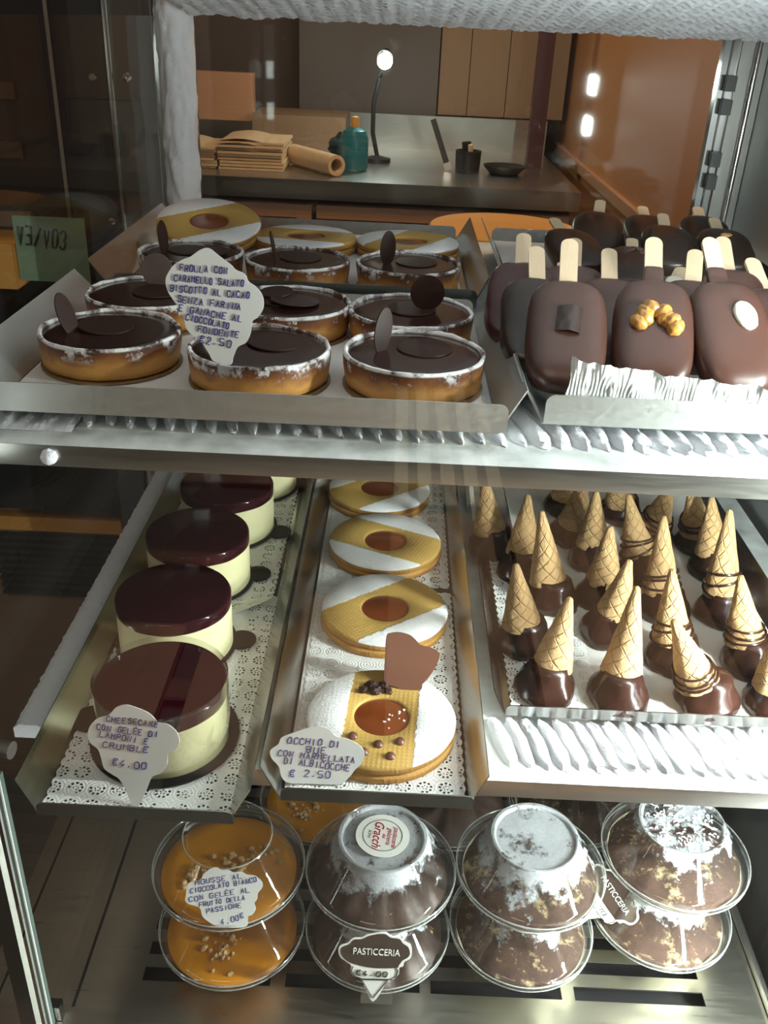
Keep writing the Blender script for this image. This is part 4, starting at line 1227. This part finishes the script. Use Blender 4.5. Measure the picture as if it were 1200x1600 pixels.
# ------------------------------------------------------------------ writing
GL = {'A': '002640|1333', 'B': '00063645443303|3342413000', 'C': '4536160501103041', 'D': '00062645412000', 'E': '46060040|0333', 'F': '460600|0333', 'G': '45361605011030414323', 'H': '0006|4046|0343', 'I': '2026', 'K': '0006|4603|1440', 'L': '060040', 'M': '0006234640', 'N': '00064046', 'O': '160501103041453616', 'P': '00063645443303', 'R': '00063645443303|2340', 'S': '4536160504334241301001', 'T': '0646|2026', 'U': '060110304146', 'V': '062046', 'Z': '06460040',
      'È': '46060040|0333|1827', '0': '160501103041453616', '2': '05163645440040', '4': '360242|3320', '5': '460603334241301001', '€': '4536160501103041|0434|0232', ',': '21100'[:4], '/': '0046', '<': '062046', '∃': '06464000|4313', 'ɔ': '0516364544334241301001'}
def strokes(mb, text, a, b, h, rad, rnd, slant=0.08, z=0.00068):
    ax = Vector((b[0] - a[0], b[1] - a[1], 0))
    L = ax.length
    ux = ax / L
    uy = Vector((-ux.y, ux.x, 0))
    adv = L / len(text)
    w = adv * 0.62
    for i, ch in enumerate(text):
        g = GL.get(ch)
        if not g:
            continue
        jx, jy, jr = rnd.uniform(-.06, .06) * adv, rnd.uniform(-.09, .09) * h, rnd.uniform(-.06, .06)
        for st in g.split('|'):
            pts = []
            for k in range(0, len(st) - 1, 2):
                gx, gy = int(st[k]) / 4 * w, int(st[k + 1]) / 6 * h
                gx += (slant + jr) * gy + rnd.uniform(-.06, .06) * w
                p = Vector((a[0], a[1], 0)) + ux * (i * adv + gx + jx) + uy * (gy + jy)
                pts.append((p.x, p.y, z))
            if len(pts) > 1:
                mb.tube(pts, rad, 5)


def smooth_loop(pts, n=5):
    out = []
    N = len(pts)
    for i in range(N):
        p0, p1, p2, p3 = (Vector((*pts[(i + k) % N], 0)) for k in (-1, 0, 1, 2))
        for k in range(n):
            t_ = k / n
            q = 0.5 * ((2 * p1) + (p2 - p0) * t_ + (2 * p0 - 5 * p1 + 4 * p2 - p3) * t_ ** 2 + (3 * p1 - p0 - 3 * p2 + p3) * t_ ** 3)
            out.append((q.x, q.y))
    return out


def type_mesh(text, size, shear=0.0, squeeze=1.0, align='CENTER'):
    cu = bpy.data.curves.new('lettering', 'FONT')
    cu.body = text
    cu.size = size
    cu.shear = shear
    cu.align_x = align
    cu.extrude = size * 0.01
    o = bpy.data.objects.new('lettering_tmp', cu)
    col.objects.link(o)
    dg = bpy.context.evaluated_depsgraph_get()
    me = bpy.data.meshes.new_from_object(o.evaluated_get(dg))
    bpy.data.objects.remove(o)
    bpy.data.curves.remove(cu)
    for v in me.vertices:
        v.co.x *= squeeze
    me.materials.clear()
    return me


TAGS = {
  'frolla': dict(o=(-0.0871, 0.464, 1.0544), n=(0.0, -0.9929, 0.1191),
    out=[(-8.06, 58.92), (-2.6, 55.15), (2.88, 51.35), (5.63, 48.77), (9.79, 47.15), (12.08, 43.15), (15.33, 41.01), (19.05, 36.59), (19.49, 30.11), (16.63, 25.3), (13.77, 22.81), (12.76, 16.61), (10.32, 11.71), (5.97, 9.11), (3.48, 3.67), (1.77, -0.6), (-6.7, 0.76), (-9.48, 5.0), (-13.17, 10.6), (-17.84, 14.21), (-21.05, 17.87), (-22.27, 23.48), (-24.91, 28.98), (-27.59, 32.57), (-30.22, 37.07), (-30.74, 42.55), (-28.39, 47.21), (-25.95, 50.03), (-22.14, 52.46), (-17.44, 54.47), (-12.7, 57.81)],
    lines=[
      ('FROLLA CON',(-23.09, 47.0),(1.87, 46.6),3.62),
      ('CARAMELLO SALATO',(-26.47, 41.83),(10.18, 40.32),3.66),
      ('BISCOTTO AL CACAO',(-28.64, 36.68),(12.93, 34.45),3.69),
      ('SENZA FARINA',(-25.1, 31.29),(8.62, 28.2),3.72),
      ('E GANACHE AL',(-24.33, 26.67),(8.83, 22.3),3.74),
      ('CIOCCOLATO',(-21.18, 22.12),(2.11, 18.2),3.58),
      ('FONDENTE',(-15.1, 16.25),(7.47, 13.69),3.61),
      ('€2,50',(-14.31, 10.74),(3.56, 8.51),4.31),
    ],
  ),
  'cheesecake': dict(o=(-0.131, 0.3704, 0.8265), n=(0.0, -0.922, 0.3872),
    out=[(-6.96, 56.91), (-1.02, 55.61), (4.95, 53.47), (8.57, 50.6), (11.6, 47.7), (16.96, 46.74), (21.81, 42.7), (23.37, 37.27), (21.46, 32.89), (17.36, 30.24), (16.91, 24.07), (14.05, 19.0), (8.74, 16.28), (5.9, 9.34), (1.92, -0.15), (-2.27, -0.36), (-6.02, 8.14), (-9.72, 14.14), (-13.34, 16.43), (-18.18, 19.9), (-20.07, 25.96), (-21.93, 30.78), (-26.15, 34.25), (-27.65, 39.08), (-26.3, 44.03), (-22.22, 48.5), (-16.33, 50.61), (-12.26, 55.07)],
    lines=[
      ('CHEESECAKE',(-17.45, 46.9),(12.25, 45.29),3.41),
      ('CON GELÈE DI',(-22.71, 42.01),(12.15, 39.18),3.66),
      ('LAMPONI E',(-20.86, 38.19),(6.55, 34.62),3.66),
      ('CRUMBLE',(-19.34, 32.13),(7.24, 29.99),3.68),
      ('€4,00',(-13.68, 21.96),(6.86, 20.5),4.31),
    ],
  ),
  'occhio': dict(o=(-0.0371, 0.3911, 0.8275), n=(0.0, -0.8944, 0.4472),
    out=[(-1.44, 32.33), (5.92, 33.61), (11.55, 32.01), (15.42, 28.46), (22.91, 26.94), (29.56, 23.52), (32.55, 18.98), (30.96, 13.29), (27.43, 9.37), (23.94, 4.52), (18.55, 0.51), (0.0, 0.0), (-11.15, 0.03), (-15.02, 3.6), (-16.74, 9.14), (-21.02, 13.62), (-22.15, 18.25), (-17.68, 22.21), (-15.99, 26.03), (-9.64, 29.14)],
    lines=[
      ('OCCHIO DI',(-12.15, 23.03),(19.05, 22.08),4.11),
      ('BUE',(-0.81, 18.33),(11.26, 17.97),4.11),
      ('CON MARMELLATA',(-17.4, 15.67),(28.18, 13.15),3.73),
      ('DI ALBICOCCHE',(-13.86, 11.15),(25.25, 8.33),4.12),
      ('€ 2,50',(-9.83, 3.85),(14.68, 4.08),4.49),
    ],
  ),
  'mousse': dict(o=(-0.106, 0.437, 0.632), n=(0.0, -0.8107, 0.5855),
    out=[(-5.39, 44.36), (0.01, 42.58), (4.2, 42.98), (8.52, 41.45), (13.75, 42.19), (18.09, 40.37), (24.46, 39.64), (29.45, 35.83), (30.23, 31.83), (27.34, 27.68), (27.08, 23.64), (25.18, 20.55), (26.48, 16.59), (24.13, 12.49), (21.09, 10.85), (20.47, 4.33), (10.1, 2.87), (0.68, 2.95), (-6.88, 6.1), (-11.86, 9.87), (-13.79, 14.78), (-17.08, 16.64), (-22.42, 17.9), (-25.22, 20.28), (-25.0, 24.31), (-24.92, 30.35), (-21.47, 33.53), (-15.29, 35.32), (-12.46, 40.0)],
    lines=[
      ('MOUSSE AL',(-18.16, 31.46),(16.15, 37.75),3.83),
      ('CIOCCOLATO BIANCO',(-21.4, 25.48),(26.82, 35.71),3.82),
      ('CON GELÈE AL',(-21.8, 19.43),(22.56, 28.47),3.81),
      ('FRUTTO DELLA',(-14.42, 16.26),(19.25, 22.79),3.6),
      ('PASSIONE',(-8.87, 12.0),(16.97, 17.67),3.6),
      ('4,00€',(2.67, 4.33),(19.54, 10.48),3.99),
    ],
  ),
  'pasticceria': dict(o=(0.0107, 0.437, 0.56), n=(0.0, -0.9988, 0.0499),
    out=[(-0.25, 74.54), (4.98, 74.89), (9.33, 71.45), (15.7, 70.38), (19.08, 66.1), (23.49, 62.62), (25.18, 55.12), (24.24, 48.91), (20.19, 44.77), (19.36, 40.06), (16.77, 38.32), (16.58, 31.24), (12.54, 25.43), (8.8, 24.38), (-1.65, -0.55), (-11.23, 23.79), (-16.73, 26.58), (-19.6, 32.69), (-19.21, 38.19), (-22.52, 41.86), (-27.46, 46.93), (-28.99, 53.74), (-27.73, 59.16), (-21.98, 62.57), (-18.94, 67.3), (-12.65, 68.47), (-8.55, 71.74), (-4.4, 73.07)],
    lines=[
      ('PASTICCERIA',(-17.2, 50.71),(15.6, 51.1),7.62),
      ('€ 4,00',(-16.21, 27.41),(8.15, 26.71),6.28),
    ],
    brown=[(0.33, 73.09), (5.06, 73.11), (8.88, 69.92), (15.25, 68.85), (18.1, 64.52), (21.99, 61.0), (23.69, 55.02), (22.57, 50.34), (18.51, 46.21), (16.12, 40.61), (14.09, 38.13), (-3.05, 36.96), (-16.04, 39.97), (-21.47, 42.7), (-25.87, 47.81), (-27.28, 53.4), (-26.1, 57.75), (-20.89, 61.13), (-17.85, 65.87), (-12.08, 67.01), (-7.45, 70.32), (-3.31, 72.1)],
    tri=[(-10.69, 23.82), (8.8, 24.38), (-1.59, 3.54), (-10.69, 23.82)],
    cup=[(-17.58, 37.52), (-19.06, 32.73), (-16.2, 27.09), (-10.18, 24.65), (10.38, 25.28), (15.06, 29.25), (16.17, 35.15), (14.63, 38.17)],
  ),
  'pasticceria_r': dict(o=(0.206, 0.5183, 0.59), n=(-0.303, -0.8081, 0.5051),
    out=[(0.03, -0.16)],
    lines=[
      ('PASTICCERIA',(-12.94, 11.17),(12.95, -11.72),4.84),
    ],
  ),
  'heart': dict(o=(0.0175, 0.4679, 0.8385), n=(0.0, -0.7507, 0.6606),
    out=[(-12.12, 32.2), (-9.29, 34.77), (-3.43, 35.53), (3.5, 33.9), (8.56, 29.75), (10.59, 27.9), (16.51, 26.72), (21.47, 24.53), (23.04, 21.22), (21.74, 16.33), (18.08, 9.44), (14.37, 4.48), (12.5, 2.48), (12.12, -0.39), (7.87, -3.25), (3.03, -3.19), (-3.87, -0.18), (-9.75, 1.45), (-12.3, 4.2), (-12.43, 17.63)],
    lines=[
    ],
  ),
}


def frame_at(o, n):
    n = Vector(n).normalized()
    ex = Vector((0, 0, 1)).cross(n).normalized()
    ey = n.cross(ex)
    m_ = Matrix((ex, ey, n)).transposed().to_4x4()
    m_.translation = Vector(o)
    return m_
mm = lambda p: (p[0] * 0.001, p[1] * 0.001)
def price_tag(key, label, seed, rad=0.00029):
    d = TAGS[key]
    t = thing('price_tag', label, 'price tag', group='handwritten price tags')
    t.matrix_world = frame_at(d['o'], d['n'])
    put('card', MB().prism([mm(p) for p in smooth_loop(d['out'])], 0, 0.0006), M['paper'], t)
    rnd = random.Random(seed)
    mb = MB()
    for txt, a, b, h in d['lines']:
        strokes(mb, txt, mm(a), mm(b), h * 0.00088, rad, rnd)
    put('handwriting', mb, M['ink'], t)
    return t
price_tag('frolla', 'scalloped caramel tart price tag standing on the upper shelf', 1)
price_tag('cheesecake', 'scalloped cheesecake price tag leaning on the front cheesecake', 2)
price_tag('occhio', 'scalloped price tag at the left of the front jam biscuit', 3, 0.00027)
price_tag('mousse', 'scalloped price tag stuck to the orange mousse cup', 4, 0.00027)

def printed_tag(label, mat4, ys):
    d = TAGS['pasticceria']
    t = thing('printed_tag', label, 'price tag', group='brown pastry shop tags')
    t.matrix_world = mat4 @ Matrix.Diagonal((1, ys, 1, 1))
    put('card', MB().prism([mm(p) for p in smooth_loop(d['out'], 4)], 0, 0.0006), M['white_print'], t)
    put('brown_cloud', MB().prism([mm(p) for p in smooth_loop(d['brown'], 4)], 0.0006, 0.0008), M['brown_print'], t)
    me = type_mesh('PASTICCERIA', 0.0098, 0, 0.60)
    me.materials.append(M['white_print'])
    put('lettering', me, None, t, (-0.0010, 0.0512, 0.0010))
    mb = MB()
    rnd = random.Random(5)
    strokes(mb, '€4,00', mm((-15.2, 28.3)), mm((9.5, 28.0)), 0.0056, 0.00034, rnd, z=0.0009)
    mb.tube([(*mm(p), 0.0008) for p in d['tri']], 0.0003, 5)
    mb.tube([(*mm(p), 0.0008) for p in d['cup']], 0.0003, 5)
    put('price_and_outline', mb, M['black_ink'], t)
    return t
printed_tag('brown pastry shop tag with a cone drawing, in front of the sticker stack', frame_at(TAGS['pasticceria']['o'], TAGS['pasticceria']['n']), 1.0)
dr = TAGS['pasticceria_r']
printed_tag('slanted brown pastry shop tag squeezed between the two right stacks', frame_at(dr['o'], dr['n']) @ Matrix.Rotation(R(-42), 4, 'Z') @ Matrix.Translation((0.0, -0.054 * 0.7, 0)), 0.7)
TAPE = put('adhesive_tape', MB().box(-0.011, 0.013, -0.004, 0.016, -0.0012, -0.0008), M['plastic'])
TAPE.matrix_world = frame_at((0.0107, 0.4365, 0.56), TAGS['pasticceria']['n'])
tag(TAPE, 'piece of clear tape under the point of the brown pastry shop tag', 'tape')

# chocolate heart on the front biscuit
d = TAGS['heart']
ht = MB().prism([mm(p) for p in smooth_loop(d['out'], 4)], -0.0012, 0.0012)
ho = put('chocolate_heart', ht, M['chocolate_milk'], f)
ho.matrix_local = Matrix.Translation(f.location).inverted() @ frame_at(d['o'], d['n']) if False else (Matrix.LocRotScale(f.location, f.rotation_euler, None).inverted() @ frame_at(d['o'], d['n']))

# round shop sticker on the frosted lid
stc = MB().lathe([(0, 0.0), (0.0185, 0.0), (0.0185, 0.0004), (0, 0.0004)], 48)
so_ = put('sticker', stc, M['white_print'], c2, (0, 0, 0.0690))
so_.rotation_euler = (0, 0, R(-97) - 2.1)
so_.scale = (1.12, 1.12, 1)
so_['label'] = 'round white shop sticker with red handwriting'
lr = MB()
lr.tube([(0.0135 * math.cos(a * math.pi / 32), 0.0135 * math.sin(a * math.pi / 32), 0.0005) for a in range(64)], 0.00025, 5, None, True)
put('ring', lr, M['grey_ink'], so_)
for txt, sz, y, mt, sq in (('pasticceria', 0.0052, 0.0070, 'red_ink', 0.8), ('gelateria', 0.0050, 0.0030, 'red_ink', 0.85), ('dei', 0.0036, 0.0000, 'red_ink', 0.9), ('Gracchi', 0.0092, -0.0062, 'red_ink', 0.85), ('ROMA', 0.0028, -0.0100, 'grey_ink', 0.9)):
    me = type_mesh(txt, sz, 0.35, sq)
    me.materials.append(M[mt])
    put('lettering', me, None, so_, (0.0005, y, 0.0007))

# green paper with a mirrored marker note on the neighbouring cabinet
gp = thing('paper_note', 'greenish paper note with mirrored dark marker writing at the far left', 'note', (-0.405, 1.085, 0.955))
put('paper', MB().box(-0.042, 0.042, 0, 0.0008, -0.030, 0.045), M['green_paper'], gp)
gw = MB()
rnd = random.Random(3)
strokes(gw, '<∃/<Oɔ', (-0.038, 0.012), (0.020, 0.010), 0.021, 0.0013, rnd, 0.1)
for i_ in range(1):
    put('marker_writing', gw, M['black_ink'], gp, (0, -0.0006, 0), (R(90), 0, 0))
